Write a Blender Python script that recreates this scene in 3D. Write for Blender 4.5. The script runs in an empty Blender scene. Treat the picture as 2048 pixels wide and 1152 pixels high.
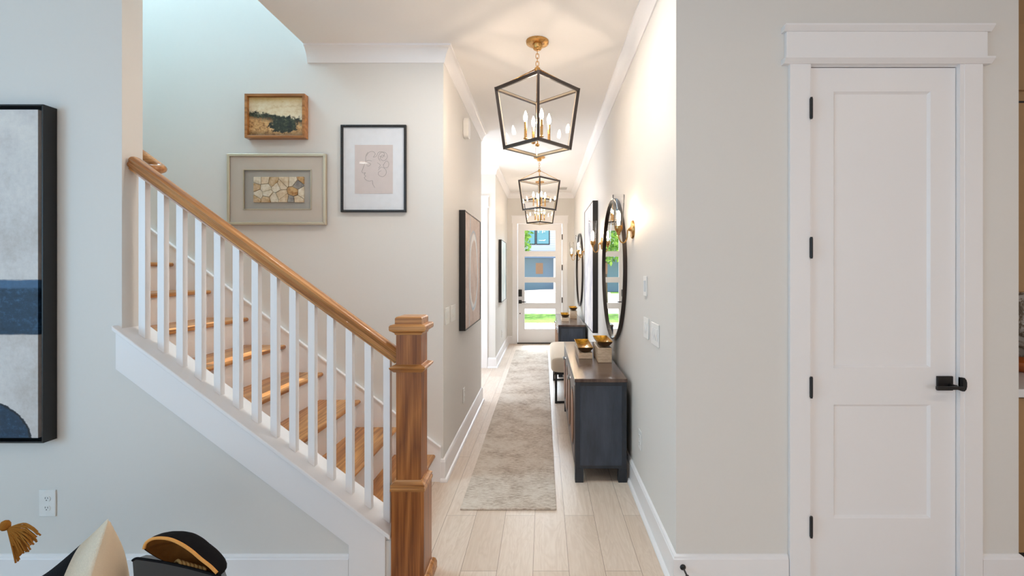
import bpy, bmesh, math, random
from mathutils import Vector, Matrix
random.seed(7)
PI = math.pi
sc = bpy.context.scene
COL = sc.collection

# ------------------------------------------------------------------ camera
EYE = 1.48
F = 940.0                       # focal length in pixels of the 2048 px wide frame
cam_d = bpy.data.cameras.new('camera')
cam_d.sensor_fit = 'HORIZONTAL'
cam_d.sensor_width = 36.0
cam_d.lens = F / 2048.0 * 36.0
cam_d.shift_x = -63.0 / 2048.0
cam_d.shift_y = -35.0 / 2048.0
cam_d.clip_start = 0.05
cam_d.clip_end = 300
cam = bpy.data.objects.new('camera', cam_d)
cam.location = (0, 0, EYE)
cam.rotation_euler = (PI / 2, 0, 0)
COL.objects.link(cam)
sc.camera = cam

def lin(c):
    def f(v):
        v /= 255.0
        return v / 12.92 if v <= 0.04045 else ((v + 0.055) / 1.055) ** 2.4
    return (f(c[0]), f(c[1]), f(c[2]), 1.0)

# ------------------------------------------------------------------ world, sun, daylight
sc.view_settings.view_transform = 'Standard'
sc.view_settings.look = 'None'
sc.view_settings.gamma = 1.0
sc.view_settings.use_curve_mapping = False
sc.view_settings.exposure = 0.34
sc.cycles.use_denoising = True
sc.cycles.sample_clamp_indirect = 6.0
sc.cycles.max_bounces = 14
sc.cycles.diffuse_bounces = 8
sc.cycles.transparent_max_bounces = 24
sc.cycles.caustics_reflective = False
sc.cycles.caustics_refractive = False

w = bpy.data.worlds.new('sky')
w.use_nodes = True
sc.world = w
bg = w.node_tree.nodes['Background']
bg.inputs['Color'].default_value = lin((205, 226, 250))
bg.inputs['Strength'].default_value = 1.3

sun_d = bpy.data.lights.new('sun', 'SUN')
sun_d.energy = 7.0
sun_d.color = (1.0, 0.95, 0.86)
sun_d.angle = math.radians(0.6)
sun = bpy.data.objects.new('sun', sun_d)
sun.rotation_euler = Vector((0.68, 0.06, -0.70)).to_track_quat('-Z', 'Y').to_euler()
sun.location = (-8, 2, 10)
COL.objects.link(sun)

def area(name, loc, direction, sx, sy, power, color, spread=PI):
    d = bpy.data.lights.new(name, 'AREA')
    d.shape = 'RECTANGLE'
    d.size = sx; d.size_y = sy
    d.energy = power; d.color = color
    d.spread = spread
    o = bpy.data.objects.new(name, d)
    o.location = loc
    o.rotation_euler = Vector(direction).to_track_quat('-Z', 'Y').to_euler()
    COL.objects.link(o)
    return o

# daylight at living room and upper stair windows, with warm, passage and porch fills
area('daylight_left_window', (-4.5, -1.1, 1.7), (1, 0.55, 0), 1.9, 1.6, 47, (0.26, 0.66, 1.0))
area('daylight_back_window', (-3.2, -4.9, 1.7), (0, 1, 0), 2.4, 2.1, 16, (0.60, 0.84, 1.0))
area('warm_fill_right', (2.6, -4.9, 1.7), (0, 1, 0), 2.6, 2.1, 34, (1.0, 0.86, 0.78))  # warm area light added at the unseen back opening to lift the right wall
area('daylight_stair_window', (-3.9, 2.81, 5.2), (1.0, 0.0, -1.1), 1.2, 0.85, 76, (0.50, 0.80, 1.0))
area('passage_fill', (-2.1, 6.25, 1.5), (1, 0.25, 0), 1.5, 1.8, 48, (0.74, 0.86, 1.0))  # fill added inside the side passage to brighten the middle of the hall
area('porch_sky_fill', (-0.1, 12.4, 3.6), (0, -1, -0.80), 3.2, 2.4, 1100, (0.76, 0.89, 1.0))  # added outside the front door, stands in for sky light

# ------------------------------------------------------------------ node helpers
class NT:
    def __init__(s, name):
        s.m = bpy.data.materials.new(name)
        s.m.use_nodes = True
        s.t = s.m.node_tree
        s.n = s.t.nodes
        s.b = s.n['Principled BSDF']
        s.out = s.n['Material Output']
        s._c = None
    def new(s, k): return s.n.new(k)
    def link(s, a, b): s.t.links.new(a, b)
    def put(s, sock, v):
        if isinstance(v, (int, float)): sock.default_value = v
        elif isinstance(v, (tuple, list)):
            v = tuple(v)
            if sock.type == 'VECTOR': v = v[:3]
            sock.default_value = v
        else: s.link(v, sock)
    def co(s):
        if s._c is None: s._c = s.new('ShaderNodeTexCoord').outputs['Object']
        return s._c
    def xyz(s, v=None):
        k = s.new('ShaderNodeSeparateXYZ'); s.link(v or s.co(), k.inputs[0]); return k.outputs
    def comb(s, x, y, z):
        k = s.new('ShaderNodeCombineXYZ')
        for i, v in enumerate((x, y, z)): s.put(k.inputs[i], v)
        return k.outputs[0]
    def M(s, op, a, b=0.0, c=None, clamp=False):
        k = s.new('ShaderNodeMath'); k.operation = op; k.use_clamp = clamp
        s.put(k.inputs[0], a); s.put(k.inputs[1], b)
        if c is not None: s.put(k.inputs[2], c)
        return k.outputs[0]
    def mapv(s, scale, v=None, loc=(0, 0, 0)):
        k = s.new('ShaderNodeMapping'); s.link(v or s.co(), k.inputs[0])
        k.inputs['Scale'].default_value = scale; k.inputs['Location'].default_value = loc
        return k.outputs[0]
    def noise(s, v=None, scale=5, detail=4, rough=0.55, dist=0.0, col=False):
        k = s.new('ShaderNodeTexNoise'); s.link(v or s.co(), k.inputs['Vector'])
        k.inputs['Scale'].default_value = scale; k.inputs['Detail'].default_value = detail
        k.inputs['Roughness'].default_value = rough; k.inputs['Distortion'].default_value = dist
        return k.outputs['Color' if col else 'Fac']
    def ramp(s, f, stops):
        k = s.new('ShaderNodeValToRGB'); s.link(f, k.inputs[0])
        e = k.color_ramp.elements
        while len(e) > 1: e.remove(e[-1])
        e[0].position = stops[0][0]; e[0].color = stops[0][1]
        for p, c in stops[1:]:
            q = e.new(p); q.color = c
        return k.outputs[0]
    def step(s, v, edge, soft=0.01):
        """0 below edge, 1 above"""
        k = s.new('ShaderNodeMapRange'); k.clamp = True
        s.put(k.inputs[0], v)
        k.inputs[1].default_value = edge - soft; k.inputs[2].default_value = edge + soft
        return k.outputs[0]
    def mix(s, f, a, b):
        k = s.new('ShaderNodeMix'); k.data_type = 'RGBA'
        s.put(k.inputs[0], f); s.put(k.inputs[6], a); s.put(k.inputs[7], b)
        return k.outputs[2]
    def bump(s, h, strength=0.2, dist=0.01):
        k = s.new('ShaderNodeBump'); k.inputs['Strength'].default_value = strength
        k.inputs['Distance'].default_value = dist
        s.link(h, k.inputs['Height']); s.link(k.outputs[0], s.b.inputs['Normal'])
    def fin(s, color=None, rough=None, metal=None, spec=None, coat=None):
        if color is not None: s.put(s.b.inputs['Base Color'], color)
        if rough is not None: s.put(s.b.inputs['Roughness'], rough)
        if metal is not None: s.put(s.b.inputs['Metallic'], metal)
        if spec is not None: s.b.inputs['Specular IOR Level'].default_value = spec
        if coat is not None: s.b.inputs['Coat Weight'].default_value = coat
        return s.m

def paint(name, c, rough=0.55, amt=0.02, scale=60):
    t = NT(name)
    n = t.noise(scale=scale, detail=3)
    c0 = lin(c)
    a = tuple(x * (1 - amt) for x in c0[:3]) + (1,)
    t.bump(n, 0.04, 0.002)
    return t.fin(t.mix(n, a, c0), rough)

def oak(name, axis, light=(206, 150, 92), dark=(134, 80, 34), rough=0.34, figure=1.0):
    """oak with cathedral figure and open pores running along one axis"""
    t = NT(name)
    sc3 = [7.0, 7.0, 7.0]; sc3[axis] = 0.55
    warp = t.noise(t.mapv(tuple(sc3)), 0.8, 2, 0.4)
    rings = t.M('FRACT', t.M('MULTIPLY', warp, 11.0 * figure))
    tri = t.M('MULTIPLY', t.M('ABSOLUTE', t.M('SUBTRACT', rings, 0.5)), 2.0)
    fs = [230.0, 230.0, 230.0]; fs[axis] = 4.0
    fine = t.noise(t.mapv(tuple(fs)), 1.0, 3, 0.65)
    ms = [60.0, 60.0, 60.0]; ms[axis] = 1.2
    med = t.noise(t.mapv(tuple(ms)), 1.0, 3, 0.6)
    f = t.M('ADD', t.M('MULTIPLY', tri, 0.20), t.M('ADD', t.M('MULTIPLY', fine, 0.42), t.M('MULTIPLY', med, 0.42)))
    mid = tuple(a * .55 + b * .45 for a, b in zip(light, dark))
    c = t.ramp(f, [(0.34, lin(dark)), (0.50, lin(mid)), (0.66, lin(light))])
    t.bump(fine, 0.08, 0.001)
    return t.fin(c, rough, coat=0.15)

def metal(name, c, rough=0.3):
    t = NT(name)
    n = t.noise(scale=40, detail=2)
    return t.fin(lin(c), t.M('ADD', t.M('MULTIPLY', n, 0.12), rough - 0.06), 1.0)

def satin(name, c, rough=0.4, spec=0.5):
    t = NT(name)
    n = t.noise(scale=25, detail=3)
    c0 = lin(c); a = tuple(x * 0.88 for x in c0[:3]) + (1,)
    return t.fin(t.mix(n, a, c0), rough, spec=spec)

def glass(name, tint=(1.0, 1.0, 1.0), refl=0.04, k=0.35):
    t = NT(name)
    t.n.remove(t.b)
    tr = t.new('ShaderNodeBsdfTransparent'); tr.inputs[0].default_value = tint + (1,)
    gl = t.new('ShaderNodeBsdfGlossy'); gl.inputs['Roughness'].default_value = 0.02
    lw = t.new('ShaderNodeLayerWeight'); lw.inputs[0].default_value = 0.12
    mx = t.new('ShaderNodeMixShader')
    f = t.M('ADD', t.M('MULTIPLY', lw.outputs['Fresnel'], k), refl * 0.3, clamp=True)
    t.link(f, mx.inputs[0]); t.link(tr.outputs[0], mx.inputs[1]); t.link(gl.outputs[0], mx.inputs[2])
    t.link(mx.outputs[0], t.out.inputs[0])
    return t.m

def emit(name, c, strength):
    t = NT(name)
    t.b.inputs['Base Color'].default_value = c + (1,)
    t.b.inputs['Emission Color'].default_value = c + (1,)
    t.b.inputs['Emission Strength'].default_value = strength
    return t.m

M_ = {}
M_['wall'] = paint('greige_wall_paint', (222, 219, 214), 0.6)
M_['trim'] = paint('white_trim_paint', (238, 236, 236), 0.35, 0.01)
M_['ceil'] = paint('ceiling_paint', (238, 235, 232), 0.75)
M_['oakx'] = oak('oak_grain_along_x', 0)
M_['oaky'] = oak('oak_grain_along_y', 1)
M_['oakz'] = oak('oak_grain_along_z', 2, light=(176, 112, 58), dark=(104, 54, 22))
M_['black'] = satin('black_metal', (22, 20, 20), 0.38)
M_['bronze'] = satin('dark_bronze_metal', (38, 26, 20), 0.32)
M_['brass'] = metal('brushed_brass', (196, 152, 92), 0.28)
M_['champagne'] = metal('champagne_metal', (222, 208, 184), 0.35)
M_['silver'] = metal('polished_nickel', (205, 210, 215), 0.18)
M_['glass'] = glass('clear_glass')
M_['shade'] = glass('sconce_glass', (1.0, 1.0, 1.0), 0.12, 0.9)
M_['mirror'] = metal('mirror_silvering', (236, 240, 240), 0.0)
M_['mirror'].node_tree.nodes['Principled BSDF'].inputs['Roughness'].default_value = 0.0
for l in list(M_['mirror'].node_tree.links):
    if l.to_socket.name == 'Roughness': M_['mirror'].node_tree.links.remove(l)
M_['bulb'] = emit('lit_candle_bulb', (1.0, 0.80, 0.62), 185.0)
M_['sbulb'] = emit('lit_sconce_bulb', (1.0, 0.74, 0.48), 160.0)
M_['down'] = emit('downlight_lens', (1.0, 0.86, 0.70), 9.0)
M_['plastic'] = satin('white_plastic', (238, 237, 234), 0.3)
M_['dark'] = satin('dark_gap', (12, 12, 12), 0.8, 0.1)

def mat_floor():
    t = NT('pale_oak_plank_floor')
    X, Y, Z = t.xyz()
    v = t.comb(Y, t.M('ADD', X, 0.052 + 0.178 * 40), 0.0)
    br = t.new('ShaderNodeTexBrick'); t.link(v, br.inputs['Vector'])
    br.offset = 0.37; br.offset_frequency = 2
    br.inputs['Scale'].default_value = 1.0
    br.inputs['Brick Width'].default_value = 1.42
    br.inputs['Row Height'].default_value = 0.178
    br.inputs['Mortar Size'].default_value = 0.0012
    br.inputs['Mortar Smooth'].default_value = 0.1
    br.inputs['Bias'].default_value = 0.0
    br.inputs['Color1'].default_value = lin((228, 214, 200))
    br.inputs['Color2'].default_value = lin((212, 194, 176))
    br.inputs['Mortar'].default_value = lin((128, 106, 88))
    g = t.noise(t.mapv((60, 2.2, 1)), 1.0, 4, 0.6, 0.6)
    k = t.noise(t.mapv((9, 1.3, 1)), 1.0, 3, 0.6, 1.5)
    kr = t.M('ABSOLUTE', t.M('SUBTRACT', t.M('FRACT', t.M('MULTIPLY', k, 9.0)), 0.5))
    f = t.M('ADD', t.M('MULTIPLY', g, 0.7), t.M('MULTIPLY', kr, 0.6))
    c = t.mix(t.M('MULTIPLY', t.step(f, 0.62, 0.3), 0.55), br.outputs['Color'], lin((186, 162, 140)))
    t.bump(t.M('SUBTRACT', 1.0, br.outputs['Fac']), 0.25, 0.001)
    return t.fin(c, t.M('ADD', t.M('MULTIPLY', g, 0.12), 0.30), spec=0.5)
M_['floor'] = mat_floor()

def mat_rug():
    t = NT('striated_wool_rug')
    a = t.noise(t.mapv((22, 110, 1)), 1.0, 4, 0.75)
    b = t.noise(t.mapv((3.2, 3.4, 1)), 1.0, 4, 0.75, 0.1)
    h = t.noise(scale=520, detail=2)
    f = t.M('ADD', t.M('MULTIPLY', a, 0.65), t.M('MULTIPLY', b, 0.42))
    c = t.ramp(f, [(0.38, lin((140, 126, 116))), (0.48, lin((192, 176, 160))), (0.55, lin((222, 211, 198))), (0.68, lin((234, 228, 218)))])
    c = t.mix(t.M('MULTIPLY', h, 0.28), c, lin((168, 152, 138)))
    t.bump(t.M('ADD', a, h), 0.6, 0.004)
    return t.fin(c, 0.95, spec=0.1)
M_['rug'] = mat_rug()

def mat_console(name, c1, c2, rough):
    t = NT(name)
    a = t.noise(t.mapv((14, 14, 3)), 1.0, 5, 0.65)
    b = t.noise(scale=3.0, detail=2)
    f = t.M('ADD', t.M('MULTIPLY', a, 0.6), t.M('MULTIPLY', b, 0.4))
    c = t.ramp(f, [(0.35, lin(c1)), (0.65, lin(c2))])
    return t.fin(c, rough)
M_['charcoal'] = mat_console('charcoal_washed_wood', (40, 47, 58), (66, 75, 90), 0.42)
M_['charfront'] = mat_console('grey_brown_wood_front', (74, 66, 66), (122, 108, 104), 0.38)
M_['wtop'] = mat_console('dark_polished_wood_top', (66, 50, 44), (120, 98, 86), 0.20)
M_['panelbrown'] = mat_console('warm_brown_panel', (120, 78, 50), (168, 118, 80), 0.4)

def mat_gold():
    t = NT('antique_gold_leaf')
    a = t.noise(scale=28, detail=5, rough=0.7)
    c = t.ramp(a, [(0.3, lin((120, 84, 26))), (0.6, lin((206, 158, 62)))])
    return t.fin(c, t.M('ADD', t.M('MULTIPLY', a, 0.3), 0.2), 1.0)
M_['gold'] = mat_gold()
M_['goldout'] = satin('dark_antique_bronze', (74, 50, 26), 0.4)

def mat_trav():
    t = NT('pale_travertine')
    a = t.noise(t.mapv((10, 10, 60)), 1.0, 5, 0.7)
    c = t.ramp(a, [(0.3, lin((188, 158, 124))), (0.6, lin((228, 208, 182)))])
    return t.fin(c, 0.5)
M_['trav'] = mat_trav()

def mat_fabric(name, c, weave=500, amt=0.25, bumpd=0.001, rough=0.9):
    t = NT(name)
    X, Y, Z = t.xyz()
    n = t.noise(scale=weave, detail=2)
    n2 = t.noise(scale=12, detail=3)
    c0 = lin(c); d = tuple(x * (1 - amt) for x in c0[:3]) + (1,)
    f = t.M('ADD', t.M('MULTIPLY', n, 0.7), t.M('MULTIPLY', n2, 0.3))
    t.bump(n, 0.5, bumpd)
    return t.fin(t.mix(f, d, c0), rough, spec=0.15)
M_['cream'] = mat_fabric('cream_cotton', (226, 206, 178), 300, 0.1)
M_['boucle'] = mat_fabric('cream_looped_wool', (240, 228, 206), 260, 0.35, 0.006)
M_['navyknit'] = mat_fabric('black_looped_wool', (18, 22, 30), 200, 0.6, 0.004)
M_['taupe'] = mat_fabric('brown_taupe_linen', (118, 92, 82), 350, 0.2)
M_['ochre'] = mat_fabric('ochre_yarn', (170, 112, 44), 400, 0.5, 0.002)
M_['tan'] = mat_fabric('tan_piping', (226, 164, 92), 300, 0.2)
M_['lining'] = mat_fabric('brown_suede_lining', (136, 88, 38), 30, 0.6, 0.01)
M_['blackcloth'] = mat_fabric('black_canvas_cloth', (20, 19, 22), 350, 0.5)
M_['blackleather'] = satin('black_leather', (26, 26, 28), 0.35)
M_['bench'] = mat_fabric('ivory_channel_fabric', (236, 224, 206), 320, 0.1)
M_['mat_white'] = satin('white_mount_board', (238, 240, 244), 0.7)
M_['mat_beige'] = mat_fabric('beige_linen_mount', (214, 203, 190), 380, 0.08, 0.0005)
M_['mat_grey'] = satin('grey_backing_board', (190, 186, 178), 0.7)
M_['paper'] = satin('pale_pink_paper', (222, 210, 206), 0.8)
M_['ink'] = satin('grey_ink_line', (96, 92, 92), 0.8)

# ------------------------------------------------------------------ mesh helpers
class MB:
    def __init__(s): s.b = bmesh.new()
    def box(s, x0, x1, y0, y1, z0, z1):
        x0, x1 = min(x0, x1), max(x0, x1); y0, y1 = min(y0, y1), max(y0, y1); z0, z1 = min(z0, z1), max(z0, z1)
        v = [s.b.verts.new(p) for p in ((x0,y0,z0),(x1,y0,z0),(x1,y1,z0),(x0,y1,z0),(x0,y0,z1),(x1,y0,z1),(x1,y1,z1),(x0,y1,z1))]
        for f in ((3,2,1,0),(4,5,6,7),(0,1,5,4),(1,2,6,5),(2,3,7,6),(3,0,4,7)): s.b.faces.new([v[i] for i in f])
        return s
    def prism(s, pts, a0, a1, axis='y'):
        """pts 2D polygon; axis y: (x,z); axis x: (y,z); axis z: (x,y)"""
        def P(p, a):
            return {'y': (p[0], a, p[1]), 'x': (a, p[0], p[1]), 'z': (p[0], p[1], a)}[axis]
        A = [s.b.verts.new(P(p, a0)) for p in pts]; B = [s.b.verts.new(P(p, a1)) for p in pts]
        n = len(pts)
        s.b.faces.new(A); s.b.faces.new(B[::-1])
        for i in range(n): s.b.faces.new((A[i], B[i], B[(i+1) % n], A[(i+1) % n]))
        return s
    def ring(s, c, r, n, ax1, ax2):
        return [s.b.verts.new(c + ax1 * (math.cos(2*PI*i/n) * r) + ax2 * (math.sin(2*PI*i/n) * r)) for i in range(n)]
    def tube(s, pts, r, n=10, closed=False, caps=True):
        P = [Vector(p) for p in pts]; rs = r if isinstance(r, (list, tuple)) else [r] * len(P)
        m = len(P); rings = []; up = None
        for i in range(m):
            if closed: d = (P[(i+1) % m] - P[i-1])
            else: d = P[min(i+1, m-1)] - P[max(i-1, 0)]
            d.normalize()
            if up is None:
                up = Vector((0, 0, 1)) if abs(d.z) < 0.9 else Vector((1, 0, 0))
            a = d.cross(up)
            if a.length < 1e-5: a = d.cross(Vector((0.3, 1, 0.2)))
            a.normalize(); b = a.cross(d); b.normalize(); up = b
            rings.append(s.ring(P[i], rs[i], n, a, b))
        k = m if closed else m - 1
        for i in range(k):
            A, B = rings[i], rings[(i+1) % m]
            for j in range(n): s.b.faces.new((A[j], A[(j+1) % n], B[(j+1) % n], B[j]))
        if not closed and caps:
            s.b.faces.new(rings[0][::-1]); s.b.faces.new(rings[-1])
        return s
    def bar(s, p0, p1, w, h, up=(0, 0, 1)):
        p0 = Vector(p0); p1 = Vector(p1); d = (p1 - p0).normalized(); u = Vector(up)
        a = d.cross(u).normalized() * w / 2; b = a.cross(d).normalized() * h / 2
        A = [s.b.verts.new(p0 + q) for q in (-a-b, a-b, a+b, -a+b)]
        B = [s.b.verts.new(p1 + q) for q in (-a-b, a-b, a+b, -a+b)]
        s.b.faces.new(A[::-1]); s.b.faces.new(B)
        for j in range(4): s.b.faces.new((A[j], A[(j+1) % 4], B[(j+1) % 4], B[j]))
        return s
    def lathe(s, prof, c=(0, 0, 0), n=32, axis='z', capped=True):
        c = Vector(c)
        A = {'z': (Vector((1,0,0)), Vector((0,1,0)), Vector((0,0,1))),
             'x': (Vector((0,1,0)), Vector((0,0,1)), Vector((1,0,0))),
             'y': (Vector((0,0,1)), Vector((1,0,0)), Vector((0,1,0)))}[axis]
        rings = [s.ring(c + A[2] * h, max(r, 1e-5), n, A[0], A[1]) for r, h in prof]
        for i in range(len(rings) - 1):
            for j in range(n): s.b.faces.new((rings[i][j], rings[i][(j+1) % n], rings[i+1][(j+1) % n], rings[i+1][j]))
        if capped:
            s.b.faces.new(rings[0][::-1]); s.b.faces.new(rings[-1])
        return s
    def grid(s, fn, nu, nv, cu=False, cv=False):
        V = [[s.b.verts.new(fn(i / (nu if cu else nu - 1), j / (nv if cv else nv - 1))) for j in range(nv)] for i in range(nu)]
        for i in range(nu if cu else nu - 1):
            for j in range(nv if cv else nv - 1):
                s.b.faces.new((V[i][j], V[(i+1) % nu][j], V[(i+1) % nu][(j+1) % nv], V[i][(j+1) % nv]))
        return s
    def build(s, name, mat, parent=None, smooth=False, bevel=0, seg=2, loc=(0, 0, 0), weld=False):
        if weld: bmesh.ops.remove_doubles(s.b, verts=s.b.verts, dist=1e-5)
        bmesh.ops.recalc_face_normals(s.b, faces=s.b.faces)
        me = bpy.data.meshes.new(name); s.b.to_mesh(me); s.b.free()
        for m in (mat if isinstance(mat, (list, tuple)) else [mat]): me.materials.append(m)
        o = bpy.data.objects.new(name, me); COL.objects.link(o)
        o.location = loc
        if parent is not None: o.parent = parent
        if smooth:
            for p in me.polygons: p.use_smooth = True
            if smooth == 'auto':
                k = o.modifiers.new('edges', 'EDGE_SPLIT'); k.split_angle = math.radians(38)
        if bevel:
            k = o.modifiers.new('bevel', 'BEVEL'); k.width = bevel; k.segments = seg; k.limit_method = 'ANGLE'
            k.angle_limit = math.radians(35)
        return o

def sweep(path, prof, mb=None, closed=False):
    """sweep profile (offset to the right of travel, z) along a plan path with mitres"""
    mb = mb or MB()
    P = [Vector((p[0], p[1])) for p in path]
    N = []
    for i in range(len(P) - 1):
        d = (P[i+1] - P[i]).normalized(); N.append(Vector((d.y, -d.x)))
    rings = []
    for i, p in enumerate(P):
        if i == 0: q = N[0]
        elif i == len(P) - 1: q = N[-1]
        else: q = (N[i-1] + N[i]) / (1 + N[i-1].dot(N[i]))
        rings.append([mb.b.verts.new((p.x + q.x * o, p.y + q.y * o, z)) for o, z in prof])
    n = len(prof)
    for i in range(len(rings) - 1):
        for j in range(n): mb.b.faces.new((rings[i][j], rings[i][(j+1) % n], rings[i+1][(j+1) % n], rings[i+1][j]))
    mb.b.faces.new(rings[0]); mb.b.faces.new(rings[-1][::-1])
    return mb

def tag(o, label=None, cat=None, group=None, kind=None):
    if label: o['label'] = label
    if cat: o['category'] = cat
    if group: o['group'] = group
    if kind: o['kind'] = kind
    return o

def thing(name, label, cat, loc=(0, 0, 0), rz=0.0, group=None, kind=None):
    o = bpy.data.objects.new(name, None); COL.objects.link(o)
    o.location = loc; o.rotation_euler = (0, 0, rz); o.empty_display_size = 0.1
    return tag(o, label, cat, group, kind)

def copy_tree(o, parent=None):
    c = o.copy(); COL.objects.link(c)
    if parent is not None: c.parent = parent
    for ch in [q for q in bpy.data.objects if q.parent == o]:
        copy_tree(ch, c)
    return c

# ------------------------------------------------------------------ setting
YW = 2.196       # face of the walls nearest to the camera
YB = 2.31
YS = 3.31        # stair back wall
XL = -0.705      # hall left wall
XF = -0.73       # hall left wall, far part
XR = 0.62        # hall right wall
YD = 9.51        # front door wall
CE = 3.05
S = 'structure'

tag(MB().box(-4.7, 6.2, -5.1, YD + 0.15, -0.08, 0.0).build('floor', M_['floor']), 'pale oak plank floor running down the hallway', 'floor', kind=S)
c = MB()
c.box(-4.7, 6.2, -5.1, YB, CE, CE + 0.1)
c.box(-1.66, 6.2, YB, YS + .12, CE, CE + 0.1)
c.box(-2.4, 6.2, YS + .12, YD + 0.15, CE, CE + 0.1)
tag(c.build('ceiling', M_['ceil']), 'flat off-white ceiling over the living room and hallway', 'ceiling', kind=S)
tag(MB().box(-4.7, -1.5, YB - .1, YS + .12, 5.6, 5.7).build('ceiling_stairwell', M_['ceil']), 'high ceiling above the open stairwell', 'ceiling', kind=S)

# left wall with knee wall under the stair rail
KX0, KZ0, KX1, KZ1 = -1.991, 1.226, -0.709, 0.258      # upper front edge of the sloped cap
KS = (KZ0 - KZ1) / (KX1 - KX0)
def kz(x): return KZ1 + (KX1 - x) * KS
wl = MB().prism([(-4.7, 0), (-0.709, 0), (-0.709, kz(-0.709) - .02), (-1.97, kz(-1.97) - .02), (-1.97, 5.6), (-4.7, 5.6)], YW, YB)
tag(wl.build('wall_left', M_['wall']), 'pale grey wall at left that steps down to a sloped knee wall below the stair rail', 'wall', kind=S)
tag(MB().box(-4.7, -0.825, YS, YS + .12, 0, 5.6).build('wall_stair', M_['wall']), 'tall wall behind the staircase carrying three framed pictures', 'wall', kind=S)
tag(MB().box(-1.66, -1.56, YB, YS, CE + .1, 5.6).build('wall_stairwell_right', M_['wall']), 'upper wall closing the stairwell above the hall ceiling', 'wall', kind=S)
# upper stairwell end wall with a small window opening that the sun comes through
e = MB()
wz0, wz1, wy0, wy1 = 3.38, 3.68, 2.40, 2.86
e.box(-4.4, -4.28, YB, YS, 0, wz0); e.box(-4.4, -4.28, YB, YS, wz1, 5.6)
e.box(-4.4, -4.28, YB, wy0, wz0, wz1); e.box(-4.4, -4.28, wy1, YS, wz0, wz1)
tag(e.build('wall_stairwell_end', M_['wall']), 'end wall at the top of the stairs', 'wall', kind=S)
tag(MB().box(-0.825, XL, YS, 5.32, 0, CE).build('wall_hall_left', M_['wall']), 'left hallway wall between the stairs and the side passage', 'wall', kind=S)
a = MB(); a.box(-2.32, -2.2, YS + .12, 7.14, 0, CE); a.box(-2.2, -0.825, 5.2, 5.32, 0, CE)
tag(a.build('wall_passage', M_['wall']), 'wall inside the side passage off the hallway', 'wall', kind=S)
a = MB(); a.box(-2.32, XF, 7.14, 7.26, 0, CE); a.box(XF - .12, XF, 7.26, YD, 0, CE)
tag(a.build('wall_hall_far_left', M_['wall']), 'far left hallway wall near the front door', 'wall', kind=S)
DX0, DX1, DZ = -0.532, 0.384, 2.435
a = MB(); a.box(-2.32, DX0, YD, YD + .15, 0, CE); a.box(DX1, 6.2, YD, YD + .15, 0, CE); a.box(DX0, DX1, YD, YD + .15, DZ, CE)
tag(a.build('wall_front', M_['wall']), 'end wall of the hallway around the front door', 'wall', kind=S)
tag(MB().box(XR, XR + .12, YB, YD, 0, CE).build('wall_hall_right', M_['wall']), 'right hallway wall with mirrors, sconces and switches', 'wall', kind=S)
CX0, CX1, CZ = 1.236, 1.950, 2.44
a = MB(); a.box(XR, CX0, YW, YB, 0, CE); a.box(CX1, 2.22, YW, YB, 0, CE); a.box(CX0, CX1, YW, YB, CZ, CE)
tag(a.build('wall_right', M_['wall']), 'beige wall at right around the tall closet door', 'wall', kind=S)
tag(MB().box(2.10, 2.22, YB, 3.4, 0, CE).build('wall_closet_side', M_['wall']), 'short wall beside the kitchen', 'wall', kind=S)
# rest of the living room behind the camera, with window openings
a = MB()
a.box(-4.7, -4.58, -5.1, -2.1, 0, CE); a.box(-4.7, -4.58, -0.1, YW, 0, CE); a.box(-4.7, -4.58, -2.1, -0.1, 0, 0.85); a.box(-4.7, -4.58, -2.1, -0.1, 2.55, CE)
tag(a.build('wall_living_left', M_['wall']), 'living room side wall at the left', 'wall', kind=S)
a = MB()
for x0, x1 in ((-4.70, -4.45), (-1.95, 1.2), (4.0, 6.08)): a.box(x0, x1, -5.1, -5.0, 0, CE)
for x0, x1 in ((-4.45, -1.95), (1.2, 4.0)): a.box(x0, x1, -5.1, -5.0, 0, 0.6); a.box(x0, x1, -5.1, -5.0, 2.8, CE)
tag(a.build('wall_living_back', M_['wall']), 'living room back wall with two window openings', 'wall', kind=S)
tag(MB().box(6.08, 6.2, -5.1, YD, 0, CE).build('wall_kitchen_right', M_['wall']), 'far kitchen side wall', 'wall', kind=S)
tag(MB().box(2.22, 6.08, 3.0, 3.12, 0, CE).build('wall_kitchen', M_['wall']), 'kitchen wall behind the cabinets', 'wall', kind=S)

# crown moulding
CR = [(0, CE), (0.064, CE), (0.062, CE - .012), (0.052, CE - .016), (0.040, CE - .030), (0.024, CE - .056), (0.016, CE - .080), (0.014, CE - .094), (0.008, CE - .110), (0, CE - .110)]
tag(sweep([(-1.66, YS), (XL, YS), (XL, 5.32), (-2.2, 5.32), (-2.2, 7.14), (XF, 7.14), (XF, YD), (XR, YD), (XR, YW)], CR).build('trim_1', M_['trim'], smooth='auto'),
    'white crown moulding along the top of the stair wall and hallway', 'crown moulding', kind=S)

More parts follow.
